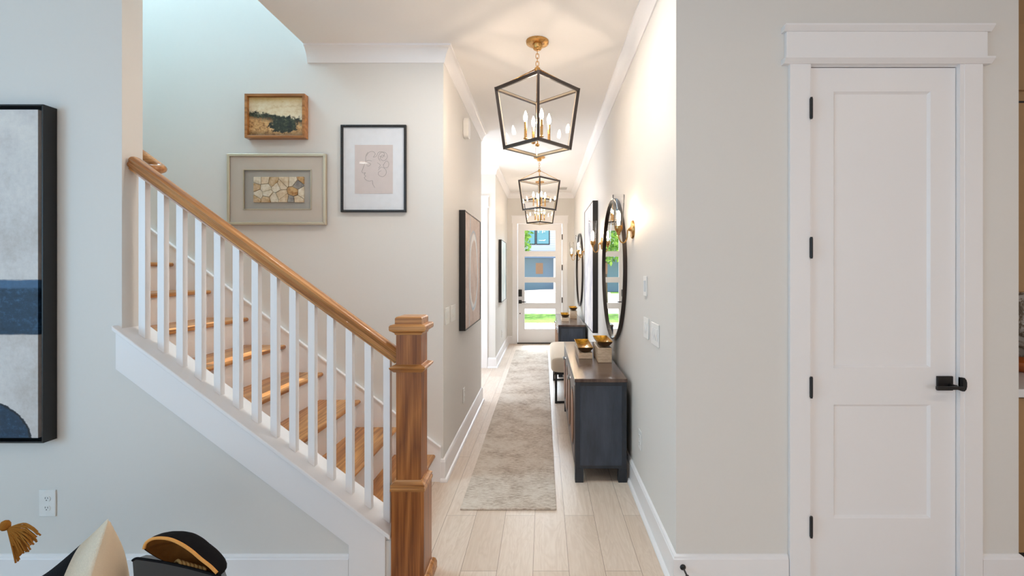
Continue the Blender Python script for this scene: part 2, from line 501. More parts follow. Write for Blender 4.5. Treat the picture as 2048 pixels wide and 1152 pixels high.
# baseboards
BB = [(0, 0), (0.016, 0), (0.016, .138), (0.013, .142), (0.011, .150), (0.004, .156), (0, .157)]
BBS = [(0, 0), (0.034, 0), (0.034, .008), (0.028, .018), (0.017, .024), (0.016, .138), (0.013, .142), (0.011, .150), (0.004, .156), (0, .157)]
def base(name, path, label, prof=BB):
    return tag(sweep(path, prof).build(name, M_['trim']), label, 'baseboard', kind=S)
base('baseboard_left', [(-4.58, YW), (-0.906, YW)], 'white baseboard along the bottom of the left wall')
base('baseboard_hall_left', [(-0.722, YS), (XL, YS), (XL, 5.32), (-2.2, 5.32)], 'white baseboard with shoe moulding along the left hallway wall', BBS)
base('baseboard_passage', [(-2.2, 5.32), (-2.2, 7.14), (-1.95, 7.14)], 'white baseboard inside the side passage')
base('baseboard_hall_far_left', [(-0.845, 7.14), (XF, 7.14), (XF, YD), (DX0 - .1, YD)], 'white baseboard along the far left hallway wall', BBS)
base('baseboard_front', [(DX1 + .1, YD), (XR, YD), (XR, YW), (1.138, YW)], 'white baseboard along the right hallway wall and round its corner', BBS)
base('baseboard_right', [(2.040, YW), (2.22, YW), (2.22, 2.24)], 'white baseboard between the closet door and the kitchen')

# sloped cap and trim board of the knee wall
dz = .022
cap = MB().prism([(KX0, KZ0), (KX1, KZ1), (KX1, KZ1 - dz), (KX0, KZ0 - dz)], YW - .032, YB + .034)
tag(cap.build('trim_2', M_['trim'], bevel=.004), 'white sloped cap board that the balusters stand on', 'trim', kind=S)
skx0, skx1 = -1.986, -0.735
board = MB().prism([(skx0, kz(skx0) - .024), (skx1, kz(skx1) - .024), (skx1, 0), (-0.905, 0), (-0.905, 0.205), (skx0, 1.022)], YW - .016, YW - .0005)
tag(board.build('trim_3', M_['trim'], bevel=.002), 'wide white skirt board following the slope of the stairs', 'trim', kind=S)
tag(MB().box(-0.7345, -0.7095, YW - .006, YW, 0, kz(-.70) - .03).build('trim_4', M_['wall']), 'narrow strip beside the newel post', 'trim', kind=S)

# closet door at right
d2 = thing('door_1', 'tall white two-panel closet door with black hinges and lever in the right wall', 'door', (0, 0, 0), kind=S)
cz = YW - .020
c = MB(); c.box(1.142, CX0, cz, YW, 0, CZ); c.box(CX1, 2.036, cz, YW, 0, CZ)
c.build('door_casing', M_['trim'], d2, bevel=.002)
c = MB(); c.box(1.124, 2.054, cz - .004, YW, 2.460, 2.585)
c.build('head_casing', M_['trim'], d2, bevel=.002)
c = MB()
for z0, z1 in ((2.585, 2.612), (2.436, 2.462)):
    c.prism([(YW, z0), (YW, z1), (cz - .026, z1), (cz - .026, z1 - .008), (cz - .006, z0)], 1.110, 2.070, 'x')
c.build('cornice_strip', M_['trim'], d2)
c = MB(); c.box(CX1 - .019, CX1, YW - .018, YB, 0, CZ); c.box(CX0, CX0 + .004, YW - .018, YB, 0, CZ); c.box(CX0, CX1, YW - .0, YB, CZ - .008, CZ)
c.build('door_jamb', M_['trim'], d2)
sx0, sx1 = CX0 + .006, CX1 - .022
def panel_door(mb, x0, x1, z0, z1, yf, th, holes, rec=.010, bev=.010):
    """slab whose front (toward -y) carries recessed rectangular panels"""
    xs = sorted({x0, x1} | {h[0] for h in holes} | {h[1] for h in holes})
    zs = sorted({z0, z1} | {h[2] for h in holes} | {h[3] for h in holes})
    def inh(xa, xb, za, zb):
        return any(h[0] <= xa + 1e-6 and xb <= h[1] + 1e-6 and h[2] <= za + 1e-6 and zb <= h[3] + 1e-6 for h in holes)
    for i in range(len(xs) - 1):
        for j in range(len(zs) - 1):
            if not inh(xs[i], xs[i+1], zs[j], zs[j+1]): mb.box(xs[i], xs[i+1], yf, yf + th, zs[j], zs[j+1])
    for h in holes:
        a = [mb.b.verts.new(p) for p in ((h[0], yf, h[2]), (h[1], yf, h[2]), (h[1], yf, h[3]), (h[0], yf, h[3]))]
        b = [mb.b.verts.new(p) for p in ((h[0]+bev, yf+rec, h[2]+bev), (h[1]-bev, yf+rec, h[2]+bev), (h[1]-bev, yf+rec, h[3]-bev), (h[0]+bev, yf+rec, h[3]-bev))]
        for k in range(4): mb.b.faces.new((a[k], a[(k+1) % 4], b[(k+1) % 4], b[k]))
        mb.b.faces.new(b)
    return mb
yd = YW + .004
pd = MB(); panel_door(pd, sx0, sx1, 0.008, CZ - .012, yd, .034, [(1.358, 1.812, 1.026, 2.318), (1.358, 1.812, 0.320, 0.852)], .011, .010)
slab = pd.build('door_slab', M_['trim'], d2)
for pz in (2.230, 1.585, 0.940, 0.295):
    h = MB().box(1.2315, 1.2445, cz - .006, cz + .010, pz - .045, pz + .045)
    h.lathe([(.0055, -.05), (.0055, .05)], (1.237, cz - .006, pz), 10)
    h.build('hinge', M_['black'], d2)
lh = MB(); lh.box(1.837, 1.910, yd - .010, yd, 0.920, 0.987)
pl = lh.build('lever_plate', M_['black'], d2, bevel=.002)
lv = MB(); lv.lathe([(.010, -.045), (.010, -.008)], (1.894, yd, .944), 14, 'y'); lv.box(1.794, 1.916, yd - .062, yd - .048, .936, .951)
lv.build('lever_handle', M_['black'], d2, bevel=.002)
st = MB(); st.prism([(1.931, .985), (1.931, .923), (1.940, .923), (1.948, .932), (1.951, .945), (1.951, .962), (1.948, .975), (1.940, .985)], cz - .012, cz + .012)
st.build('strike_plate', M_['black'], d2)

# front door
d1 = thing('door_2', 'white front door with four stacked glass lites at the end of the hallway', 'door', (0, 0, 0), kind=S)
c = MB(); c.box(-.628, DX0, YD - .018, YD, 0, DZ); c.box(DX1, .481, YD - .018, YD, 0, DZ); c.box(-.64, .493, YD - .022, YD, DZ, 2.592)
c.box(-.65, .503, YD - .034, YD, 2.575, 2.592)
c.build('door_casing', M_['trim'], d1)
c = MB(); c.box(DX0, DX0 + .008, YD, YD + .15, 0, DZ); c.box(DX1 - .008, DX1, YD, YD + .15, 0, DZ); c.box(DX0, DX1, YD, YD + .15, DZ - .006, DZ)
c.build('door_jamb', M_['trim'], d1)
lx0, lx1 = (1048 - 1087) / 98.8, (1112 - 1087) / 98.8
def dzp(y): return EYE - (y - 541) / 98.8
lites = [(459.7, 503.5), (512, 555.5), (564, 607), (616.4, 659)]
sl = MB(); fx0, fx1 = DX0 + .012, DX1 - .012
sl.box(fx0, lx0, YD + .004, YD + .048, .02, DZ - .012); sl.box(lx1, fx1, YD + .004, YD + .048, .02, DZ - .012)
zs = [DZ - .012] + [z for l in lites for z in (dzp(l[0]), dzp(l[1]))] + [.02]
for i in range(0, len(zs), 2): sl.box(lx0, lx1, YD + .004, YD + .048, zs[i+1], zs[i])
sl.build('door_slab', M_['trim'], d1)
for l in lites:
    z1, z0 = dzp(l[0]), dzp(l[1])
    MB().box(lx0, lx1, YD + .022, YD + .028, z0, z1).build('glass_pane', M_['glass'], d1)
    f = MB()
    for q in ((lx0, lx0 + .012, z0, z1), (lx1 - .012, lx1, z0, z1), (lx0, lx1, z0, z0 + .012), (lx0, lx1, z1 - .012, z1)):
        f.box(q[0], q[1], YD + .000, YD + .022, q[2], q[3])
    f.build('lite_bead', M_['trim'], d1)
MB().box(DX0, DX1, YD - .03, YD + .15, 0, .018).build('threshold', M_['bronze'], d1)
for py in (474, 535, 600):
    z = dzp(py); MB().box(DX1 - .014, DX1 + .004, YD - .022, YD + .006, z - .055, z + .055).build('hinge', M_['black'], d1)
k = MB().box(-.506, -.436, YD - .022, YD + .004, dzp(593), dzp(579)); k.build('keypad_lock', M_['black'], d1, bevel=.004)
k = MB().box(-.503, -.440, YD - .008, YD + .004, dzp(607), dzp(600)); k.box(-.48, -.35, YD - .055, YD - .042, dzp(604.6), dzp(602.6)); k.lathe([(.012, -.05), (.012, 0)], (-.472, YD, dzp(603.5)), 12, 'y')
k.build('lever_handle', M_['black'], d1)
MB().lathe([(.012, -.006), (.012, .004)], (-.475, YD, dzp(627)), 12, 'y').build('door_viewer', M_['black'], d1)
tag(MB().box((1071.5 - 1087) / 98.8, (1086 - 1087) / 98.8, YD + .017, YD + .0215, dzp(548), dzp(526)).build('paper_notice', satin('brown_paper', (196, 170, 150), .8)),
    'small brown paper notice taped to the second glass lite of the front door', 'notice')

# passage door (only its casing edge shows)
d3 = thing('door_3', 'white door in the side passage, mostly hidden by the hallway wall', 'door', (0, 0, 0), kind=S)
c = MB(); c.box(-.945, -.850, 7.122, 7.14, 0, 2.44); c.box(-1.95, -1.855, 7.122, 7.14, 0, 2.44); c.box(-1.965, -.838, 7.116, 7.14, 2.44, 2.595); c.box(-1.98, -.825, 7.106, 7.14, 2.595, 2.612); c.box(-1.98, -.825, 7.106, 7.14, 2.43, 2.447)
c.build('door_casing', M_['trim'], d3)
pd = MB(); panel_door(pd, -1.855, -.945, .008, 2.435, 7.126, .012, [(-1.72, -1.08, 1.03, 2.3), (-1.72, -1.08, .3, .86)], .006, .01)
pd.build('door_slab', M_['trim'], d3)

# ------------------------------------------------------------------ staircase
st = thing('staircase', 'staircase with oak treads and white risers climbing behind the railing', 'staircase', (-.757, 2.8, 0))
NX, NZ, GO, RI = -.757, .191, .2616, .192
ox, oy = -.757, 2.8
NT_ = 11
for i in range(NT_):
    nx = NX - GO * i; z = NZ + RI * i
    t = MB(); th = .027; r = th / 2
    pr = [(nx - GO - .03 - ox, z), (nx - r - ox, z)]
    for k in range(1, 6):
        a = PI / 2 - PI * k / 6
        pr.append((nx - r - ox + r * math.cos(a), z - r + r * math.sin(a)))
    pr += [(nx - r - ox, z - th), (nx - GO - .03 - ox, z - th)]
    t.prism(pr, YB + .002 - oy, YS - .02 - oy)
    t.build('tread', M_['oaky'], st)
    MB().box(nx - .045 - ox, nx - .027 - ox, YB + .002 - oy, YS - .02 - oy, z - RI + (.0 if i else -.19 + RI - .001), z - th).build('riser', M_['trim'], st)
MB().box(-3.52 - ox, -2.757 - GO * 3 - .1 - ox, YB - oy + .002, YS - .02 - oy, NZ + RI * 10 - .2, NZ + RI * 10 - .03).build('landing_frame', M_['trim'], st)
sk = MB().prism([(-.7215 - ox, 0), (-.7215 - ox, .24), (-3.3 - ox, .24 + 2.58 * .753), (-3.3 - ox, 1.75), (-1.0 - ox, 0)], YS - .02 - oy, YS - .001 - oy)
sk.prism([(-.7205 - ox, .235), (-.7205 - ox, .243), (-3.3 - ox, .2435 + 2.58 * .753), (-3.3 - ox, .228 + 2.58 * .753)], YS - .027 - oy, YS - .001 - oy)
sk.build('wall_skirt', M_['trim'], st)
MB().box(-3.52 - ox, -3.50 - ox, YB + .002 - oy, YS - .02 - oy, 0, NZ + RI * 10 - .03).build('landing_riser', M_['trim'], st)

# railing: newel, rail, balusters
ra = thing('stair_railing', 'row of white square balusters under an oak handrail ending in a tall oak newel post', 'stair railing', (-.63, 2.2515, 0))
rx, ry = -.6305, 2.2515
nw = MB()
nw.box(-.0765, .0765, -.0765, .0765, 0, .461)
np_ = nw.build('newel_post', M_['oakz'], ra, bevel=.002)
sh = MB().box(-.0585, .0585, -.0585, .0585, .485, 1.205); sh.build('shaft', M_['oakz'], np_, bevel=.002)
def sq_mold(prof):
    m = MB(); rings = []
    for o, z in prof:
        rings.append([m.b.verts.new((sx * o, sy * o, z)) for sx, sy in ((-1, -1), (1, -1), (1, 1), (-1, 1))])
    for i in range(len(rings) - 1):
        for j in range(4): m.b.faces.new((rings[i][j], rings[i][(j+1) % 4], rings[i+1][(j+1) % 4], rings[i+1][j]))
    m.b.faces.new(rings[0][::-1]); m.b.faces.new(rings[-1])
    return m
sq_mold([(.070, .455), (.0805, .457), (.0805, .470), (.076, .474), (.0785, .478), (.0785, .486), (.070, .492), (.064, .498), (.0625, .503), (.055, .504)]).build('base_moulding', M_['oakx'], np_)
sq_mold([(.055, 1.004), (.066, 1.006), (.074, 1.014), (.082, 1.022), (.084, 1.030), (.078, 1.034), (.060, 1.040), (.055, 1.045)]).build('collar_moulding', M_['oakx'], np_)
sq_mold([(.055, 1.178), (.062, 1.180), (.064, 1.188), (.072, 1.194), (.082, 1.200), (.084, 1.206), (.084, 1.220), (.080, 1.226), (.060, 1.230)]).build('cap_moulding', M_['oakx'], np_)
sq_mold([(.0625, 1.228), (.0625, 1.256), (.058, 1.262), (.050, 1.265)]).build('post_cap', M_['oakx'], np_)
sq_mold([(.0766, .0), (.098, .0), (.098, .030), (.092, .048), (.082, .058), (.0766, .060)]).build('base_shoe', M_['oakx'], np_)
# handrail, built along its own x axis
rs = .731; ang = math.atan(rs)
x0r, z0r = -.690, 1.062
x1r = -1.968
L = math.hypot(x1r - x0r, (x1r - x0r) * rs)
prof = [(-.019, -.030), (.019, -.030), (.020, -.022), (.027, -.018), (.030, -.010), (.025, -.003), (.024, .002), (.032, .010), (.034, .019), (.029, .027), (.016, .032), (0, .033)]
prof = prof + [(-a, b) for a, b in reversed(prof[2:-1])]
hr = MB().prism(prof, 0, L, 'x')
h = hr.build('handrail', M_['oakx'], ra, smooth='auto')
h.location = (x0r - rx, 2.2515 - ry, z0r); h.rotation_euler = (0, ang, PI)
h.rotation_mode = 'XYZ'
h.matrix_basis = Matrix.Translation((x0r - rx, 2.2515 - ry, z0r)) @ Matrix.Rotation(PI, 4, 'Z') @ Matrix.Rotation(-ang, 4, 'Y')
bw = .031
for i in range(14):
    px = 276.9 + 37.65 * i
    xl = (px - 1087) / 423.0 * 1.0
    xl = (px - 1087) / F * (2.2515 - bw / 2)
    xr = xl + bw
    def rz(x): return z0r + (x0r - x) * rs - .030
    b = MB().prism([(xl - rx, kz(xl) + .0005), (xr - rx, kz(xr) + .0005), (xr - rx, rz(xr)), (xl - rx, rz(xl))], -bw / 2, bw / 2)
    b.build('baluster', M_['trim'], ra)
# wall rail behind the wall, at the top
wr = thing('wall_handrail', 'short visible end of the upper oak wall handrail behind the left wall', 'handrail', (-1.94, 2.40, 2.0))
pts = []
m = MB()
P0 = Vector((-1.955 + 1.94, 0, .012)); d = Vector((-1, 0, .72)).normalized()
path = [Vector((0.0, -.085, -.02)), Vector((0.004, -.06, -.015)), Vector((0.006, -.03, -.01)), Vector((-.002, -.008, -.004)), Vector((-.025, 0, .012)), Vector((-.08, 0, .052)), Vector((-1.2, 0, .858))]
m.tube(path, [.022] * len(path), 12)
m.build('rail', M_['oakx'], wr, smooth=True)
for k in (.35, 1.0):
    MB().tube([(-k, -.085, k * .72 - .06), (-k, -.03, k * .72 - .06), (-k, 0, k * .72 - .03)], .006, 8).build('bracket', M_['black'], wr)

# ------------------------------------------------------------------ pictures
def frame_xz(name, label, x0, x1, z0, z1, y, depth, fw, mat, cat='picture', fdepth_in=.012, bevel=.0015):
    """picture on a wall facing -y"""
    t = thing(name, label, cat, ((x0 + x1) / 2, y, (z0 + z1) / 2))
    hx, hz = (x1 - x0) / 2, (z1 - z0) / 2
    f = MB()
    f.prism([(-hx, -hz), (hx, -hz), (hx - fw, -hz + fw), (-hx + fw, -hz + fw)], -depth, 0)
    f.prism([(-hx, hz), (hx, hz), (hx - fw, hz - fw), (-hx + fw, hz - fw)], -depth, 0)
    f.prism([(-hx, -hz), (-hx + fw, -hz + fw), (-hx + fw, hz - fw), (-hx, hz)], -depth, 0)
    f.prism([(hx, -hz), (hx - fw, -hz + fw), (hx - fw, hz - fw), (hx, hz)], -depth, 0)
    f.build('frame', mat, t, bevel=bevel)
    return t, hx, hz

# landscape painting
def mat_landscape():
    t = NT('small_landscape_painting')
    X, Y, Z = t.xyz()
    n = t.noise(t.mapv((9, 1, 22)), 1.0, 5, 0.7)
    n2 = t.noise(scale=38, detail=5, rough=.75)
    sky = t.ramp(t.M('ADD', t.M('MULTIPLY', n, .7), t.M('MULTIPLY', n2, .4)), [(.35, lin((196, 168, 118))), (.52, lin((226, 206, 168))), (.66, lin((236, 224, 196)))])
    sky = t.mix(t.M('MULTIPLY', t.step(Z, .105, .02), .6), sky, lin((206, 170, 70)))
    land = t.ramp(n2, [(.35, lin((120, 78, 40))), (.52, lin((206, 158, 100))), (.7, lin((226, 190, 140)))])
    dark = t.ramp(n2, [(.36, lin((18, 20, 18))), (.55, lin((52, 58, 40))), (.68, lin((110, 112, 78)))])
    hor = t.M('ADD', t.M('MULTIPLY', t.M('SUBTRACT', n2, .5), .10), Z)
    hor = t.M('ADD', hor, t.M('MULTIPLY', X, .12))
    c = t.mix(t.step(hor, .012, .006), dark, sky)
    c = t.mix(t.step(t.M('ADD', hor, t.M('MULTIPLY', n, .05)), -.002, .012), land, c)
    dx = t.M('DIVIDE', t.M('SUBTRACT', X, .05), .105); dzn = t.M('DIVIDE', t.M('SUBTRACT', Z, -.062), .055)
    r = t.M('SQRT', t.M('ADD', t.M('MULTIPLY', dx, dx), t.M('MULTIPLY', dzn, dzn)))
    r = t.M('ADD', r, t.M('MULTIPLY', t.M('SUBTRACT', n2, .5), 1.6))
    c = t.mix(t.step(r, .95, .08), dark, c)
    c = t.mix(t.M('MULTIPLY', t.step(t.M('SUBTRACT', 0, Z), .112, .02), .7), c, lin((56, 40, 26)))
    t.bump(n2, .3, .003)
    return t.fin(c, .5)
t, hx, hz = frame_xz('landscape_painting', 'small landscape painting in oak box frame, highest picture on the stair wall', -2.073, -1.656, 2.400, 2.707, YS - .001, .052, .018, oak('oak_frame', 0, (190, 132, 74), (132, 80, 34)))
MB().box(-hx + .019, hx - .019, -.030, -.004, -hz + .019, hz - .019).build('canvas', mat_landscape(), t)

# stone mosaic shadow box
t, hx, hz = frame_xz('stone_shadow_box', 'beige shadow box framing a mosaic of flat stones, lowest picture on the stair wall', -2.212, -1.522, 1.800, 2.296, YS - .001, .028, .018, M_['champagne'])
sx_ = lambda px: (px - (454 + 651) / 2) / 286.0
sz_ = lambda py: -(py - (307.5 + 449) / 2) / 286.0
wx0, wx1, wz1_, wz0_ = sx_(486), sx_(621), sz_(339), sz_(418)
mt = MB(); ex, ez = hx - .018, hz - .018
for q in ((-ex, wx0, -ez, ez), (wx1, ex, -ez, ez), (wx0, wx1, -ez, wz0_), (wx0, wx1, wz1_, ez)): mt.box(q[0], q[1], -.018, -.010, q[2], q[3])
mt.build('mount', M_['mat_beige'], t)
MB().box(wx0 - .002, wx1 + .002, -.006, -.002, wz0_ - .002, wz1_ + .002).build('backing', M_['mat_grey'], t)
bd = MB()
for q in ((wx0 - .004, wx0 + .003, wz0_, wz1_), (wx1 - .003, wx1 + .004, wz0_, wz1_), (wx0, wx1, wz0_ - .004, wz0_ + .003), (wx0, wx1, wz1_ - .003, wz1_ + .004)): bd.box(q[0], q[1], -.021, -.010, q[2], q[3])
bd.build('mount_bead', M_['champagne'], t)
SX0, SX1, SZ0, SZ1 = sx_(505), sx_(606.5), sz_(404.5), sz_(352.5)
def clip(poly, a, b, c):
    out = []
    for i in range(len(poly)):
        p, q = poly[i], poly[(i+1) % len(poly)]
        fp = a * p[0] + b * p[1] - c; fq = a * q[0] + b * q[1] - c
        if fp <= 0: out.append(p)
        if (fp < 0) != (fq < 0) and abs(fp - fq) > 1e-12:
            k = fp / (fp - fq); out.append((p[0] + (q[0] - p[0]) * k, p[1] + (q[1] - p[1]) * k))
    return out
rnd = random.Random(21)
seeds = []
for r_ in range(4):
    for c_ in range(6):
        if (r_, c_) in ((1, 2), (2, 4)): continue
        seeds.append((SX0 + (c_ + .5 + rnd.uniform(-.34, .34)) * (SX1 - SX0) / 6, SZ0 + (r_ + .5 + rnd.uniform(-.32, .32)) * (SZ1 - SZ0) / 4))
def mat_stone(name, a, b):
    t = NT(name); n = t.noise(scale=26, detail=5, rough=.7)
    t.bump(n, .5, .003)
    return t.fin(t.ramp(n, [(.38, lin(a)), (.6, lin(b))]), .75)
stone_m = [mat_stone('stone_cream', (206, 178, 140), (232, 214, 186)), mat_stone('stone_pale', (214, 198, 170), (240, 230, 210)), mat_stone('stone_tan', (186, 150, 104), (224, 200, 164)), mat_stone('stone_grey', (128, 124, 120), (176, 168, 158)), mat_stone('stone_rust', (168, 116, 62), (216, 180, 128))]
for i, sd in enumerate(seeds):
    poly = [(SX0, SZ0), (SX1, SZ0), (SX1, SZ1), (SX0, SZ1)]
    for o in seeds:
        if o == sd: continue
        a, b = o[0] - sd[0], o[1] - sd[1]
        poly = clip(poly, a, b, (o[0]**2 + o[1]**2 - sd[0]**2 - sd[1]**2) / 2)
        if len(poly) < 3: break
    if len(poly) < 3: continue
    cx = sum(p[0] for p in poly) / len(poly); cy = sum(p[1] for p in poly) / len(poly)
    k = .93
    poly = [(cx + (p[0] - cx) * k, cy + (p[1] - cy) * k) for p in poly]
    th = rnd.uniform(.010, .015)
    s_ = MB().prism(poly, -.006 - th, -.006)
    s_.build('stone', rnd.choices(stone_m, [6, 5, 2.2, 1.6, .9])[0], t, bevel=.0015)
MB().box(-hx + .018, hx - .018, -.0245, -.0235, -hz + .018, hz - .018).build('glass_pane', M_['glass'], t)

# line drawing of a face
t, hx, hz = frame_xz('line_drawing', 'line drawing of a face in profile, black beaded frame with wide white mount', -1.421, -.962, 1.889, 2.501, YS - .001, .020, .016, M_['black'])
MB().box(-hx + .016, hx - .016, -.008, -.003, -hz + .016, hz - .016).build('mount', M_['mat_white'], t)
lx = lambda px: (px - (681.5 + 812.4) / 2) / 285.0
lz = lambda py: -(py - (249.7 + 424.4) / 2) / 285.0
MB().box(lx(709), lx(785), -.0095, -.0078, lz(387), lz(289.5)).build('paper', M_['paper'], t)
bd = MB()
n = 34
for i in range(n):
    x = -hx + .008 + (2 * hx - .016) * i / (n - 1)
    for z in (-hz + .008, hz - .008): bd.lathe([(.0002, -.0240), (.003, -.0225), (.0036, -.0195)], (x, 0, z), 6, 'y')
for i in range(1, 45):
    z = -hz + .008 + (2 * hz - .016) * i / 45
    for x in (-hx + .008, hx - .008): bd.lathe([(.0002, -.0240), (.003, -.0225), (.0036, -.0195)], (x, 0, z), 6, 'y')
bd.build('beading', satin('beaded_black', (52, 48, 46), .25), t)
def spl(pts, n=8):
    out = []
    P = [Vector(p) for p in pts]
    for i in range(len(P) - 1):
        p0 = P[max(i-1, 0)]; p1 = P[i]; p2 = P[i+1]; p3 = P[min(i+2, len(P)-1)]
        for k in range(n):
            u = k / n
            out.append(.5 * ((2*p1) + (-p0+p2)*u + (2*p0-5*p1+4*p2-p3)*u*u + (-p0+3*p1-3*p2+p3)*u**3))
    out.append(P[-1]); return out
strokes = [
    [(735, 304), (731, 312), (731, 320), (729, 327), (726, 335), (723, 343), (726, 346), (730, 345), (728, 349), (731, 352), (728, 355), (732, 360), (738, 362), (744, 361), (745, 368), (749, 375)],
    [(732, 312), (738, 304), (746, 303), (750, 308), (746, 314), (752, 312), (756, 305), (762, 303), (768, 307), (765, 314), (758, 312)],
    [(760, 322), (756, 314), (760, 306), (768, 304), (774, 310), (772, 318), (765, 321), (760, 316), (764, 310), (770, 313)],
    [(766, 330), (772, 322), (777, 326), (775, 334), (768, 335), (766, 329)],
    [(756, 340), (762, 334), (770, 338), (772, 346), (766, 353), (758, 351), (756, 345), (762, 341)],
    [(732, 329), (736, 326), (741, 328), (737, 332), (733, 331)], [(731, 323), (737, 320), (743, 322)],
    [(754, 325), (760, 330), (756, 336)]]
ink = MB()
for s_ in strokes:
    pts = spl([(lx(x), -.0097, lz(y)) for x, y in s_])
    ink.tube(pts, .0007, 5)
ink.build('ink_lines', M_['ink'], t)
MB().box(-hx + .016, hx - .016, -.0155, -.0147, -hz + .016, hz - .016).build('glass_pane', M_['glass'], t)

# large abstract at left
def mat_abstract_blue():
    t = NT('navy_and_stone_abstract')
    X, Y, Z = t.xyz()
    n = t.noise(scale=3.2, detail=6, rough=.65); nf = t.noise(scale=42, detail=4, rough=.7); ns = t.noise(t.mapv((2.5, 1, 14)), 1., 5, .7)
    base_ = t.ramp(t.M('ADD', t.M('MULTIPLY', n, .75), t.M('MULTIPLY', nf, .25)), [(.35, lin((186, 178, 172))), (.5, lin((206, 202, 200))), (.68, lin((226, 222, 216)))])
    navy = t.ramp(t.M('ADD', t.M('MULTIPLY', nf, .5), t.M('MULTIPLY', ns, .5)), [(.3, lin((10, 24, 38))), (.52, lin((24, 52, 78))), (.64, lin((52, 90, 122))), (.78, lin((170, 190, 204)))])
    zz = t.M('ADD', Z, t.M('MULTIPLY', t.M('SUBTRACT', ns, .5), .03))
    band = t.M('MULTIPLY', t.step(zz, 1.185, .004), t.M('SUBTRACT', 1.0, t.step(zz, 1.438, .004)))
    c = t.mix(band, base_, navy)
    edge = t.M('MULTIPLY', t.step(zz, 1.400, .004), t.M('SUBTRACT', 1.0, t.step(zz, 1.438, .004)))
    c = t.mix(t.M('MULTIPLY', edge, .7), c, lin((70, 104, 140)))
    dx = t.M('DIVIDE', t.M('ADD', X, 2.56), .225); dz_ = t.M('DIVIDE', t.M('SUBTRACT', Z, .70), .185)
    r = t.M('SQRT', t.M('ADD', t.M('MULTIPLY', dx, dx), t.M('MULTIPLY', dz_, dz_)))
    r = t.M('ADD', r, t.M('MULTIPLY', t.M('SUBTRACT', t.noise(scale=20, detail=5, rough=.7), .5), .14))
    c = t.mix(t.step(r, 1.0, .012), navy, c)
    ring = t.M('MULTIPLY', t.step(r, .955, .01), t.M('SUBTRACT', 1., t.step(r, 1.0, .012)))
    c = t.mix(ring, c, lin((14, 20, 30)))
    t.bump(nf, .25, .002)
    return t.fin(c, .55)
t, hx, hz = frame_xz('abstract_painting', 'large navy and stone abstract canvas in a black floater frame at the left edge', -3.25, -2.271, .696, 2.235, YW - .001, .062, .007, M_['black'])
MB().box(-hx + .007, hx - .007, -.008, -.001, -hz + .007, hz - .007).build('frame_back', M_['black'], t)
cv = MB().box(-3.215, -2.288 - .018, YW - .052, YW - .012, .716, 2.214)
cv = cv.build('canvas', mat_abstract_blue(), t); cv.location = -Vector(t.location)

# hallway canvases: boards against walls facing +x or -x
def canvas_x(name, label, xw, sgn, y0, y1, z0, z1, th, mat, fw=.008):
    t = thing(name, label, 'picture', (xw, (y0 + y1) / 2, (z0 + z1) / 2))
    hy, hz = (y1 - y0) / 2, (z1 - z0) / 2
    f = MB()
    a, b = sorted((0.001 * sgn, th * sgn))
    f.box(a, b, -hy, -hy + fw, -hz, hz); f.box(a, b, hy - fw, hy, -hz, hz); f.box(a, b, -hy + fw, hy - fw, -hz, -hz + fw); f.box(a, b, -hy + fw, hy - fw, hz - fw, hz)
    f.build('frame', M_['black'], t)
    a, b = sorted((0.001 * sgn, (th - .006) * sgn))
    MB().box(a, b, -hy + fw, hy - fw, -hz + fw, hz - fw).build('canvas', mat, t)
    return t
def mat_ring():
    t = NT('pale_ring_abstract')
    X, Y, Z = t.xyz()
    n = t.noise(scale=5, detail=5, rough=.65); n2 = t.noise(scale=40, detail=4)
    b = t.ramp(t.M('ADD', t.M('MULTIPLY', n, .7), t.M('MULTIPLY', n2, .3)), [(.35, lin((196, 174, 162))), (.6, lin((222, 206, 196)))])
    def ell(cy, cz, ry, rz, wd):
        dy = t.M('DIVIDE', t.M('SUBTRACT', Y, cy), ry); dz_ = t.M('DIVIDE', t.M('SUBTRACT', Z, cz), rz)
        r = t.M('SQRT', t.M('ADD', t.M('MULTIPLY', dy, dy), t.M('MULTIPLY', dz_, dz_)))
        r = t.M('ADD', r, t.M('MULTIPLY', t.M('SUBTRACT', n, .5), .25))
        return t.M('SUBTRACT', 1., t.step(t.M('ABSOLUTE', t.M('SUBTRACT', r, 1.)), wd, .03))
    c = t.mix(ell(.05, -.02, .24, .33, .10), b, lin((240, 240, 240)))
    c = t.mix(t.M('MULTIPLY', ell(.02, .0, .28, .36, .03), .8), c, lin((170, 196, 214)))
    line = t.M('SUBTRACT', 1., t.step(t.M('ABSOLUTE', t.M('ADD', Y, t.M('ADD', .20, t.M('MULTIPLY', Z, -.06)))), .013, .006))
    c = t.mix(t.M('MULTIPLY', line, .8), c, lin((196, 214, 226)))
    return t.fin(c, .6)
canvas_x('abstract_canvas', 'square pinkish canvas with a pale painted ring, black frame, on the near left hallway wall', XL, 1, 3.92, 4.865, .975, 1.985, .054, mat_ring())
def mat_teal():
    t = NT('aqua_wash_abstract')
    n = t.noise(scale=4, detail=5, rough=.65)
    return t.fin(t.ramp(n, [(.35, lin((190, 214, 218))), (.6, lin((232, 238, 236)))]), .4)
canvas_x('pale_canvas', 'pale aqua canvas in black frame on the far left hallway wall near the front door', XF, 1, 7.64, 8.6, .96, 1.985, .048, mat_teal())
def mat_grey_abs():
    t = NT('grey_streaked_abstract')
    n = t.noise(t.mapv((1, 9, 2.6)), 1., 6, .75, 1.2); m = t.noise(scale=3.0, detail=3)
    f = t.M('ADD', t.M('MULTIPLY', n, .7), t.M('MULTIPLY', m, .35))
    return t.fin(t.ramp(f, [(.34, lin((132, 136, 156))), (.44, lin((186, 186, 198))), (.52, lin((222, 218, 220))), (.66, lin((240, 236, 232)))]), .55)
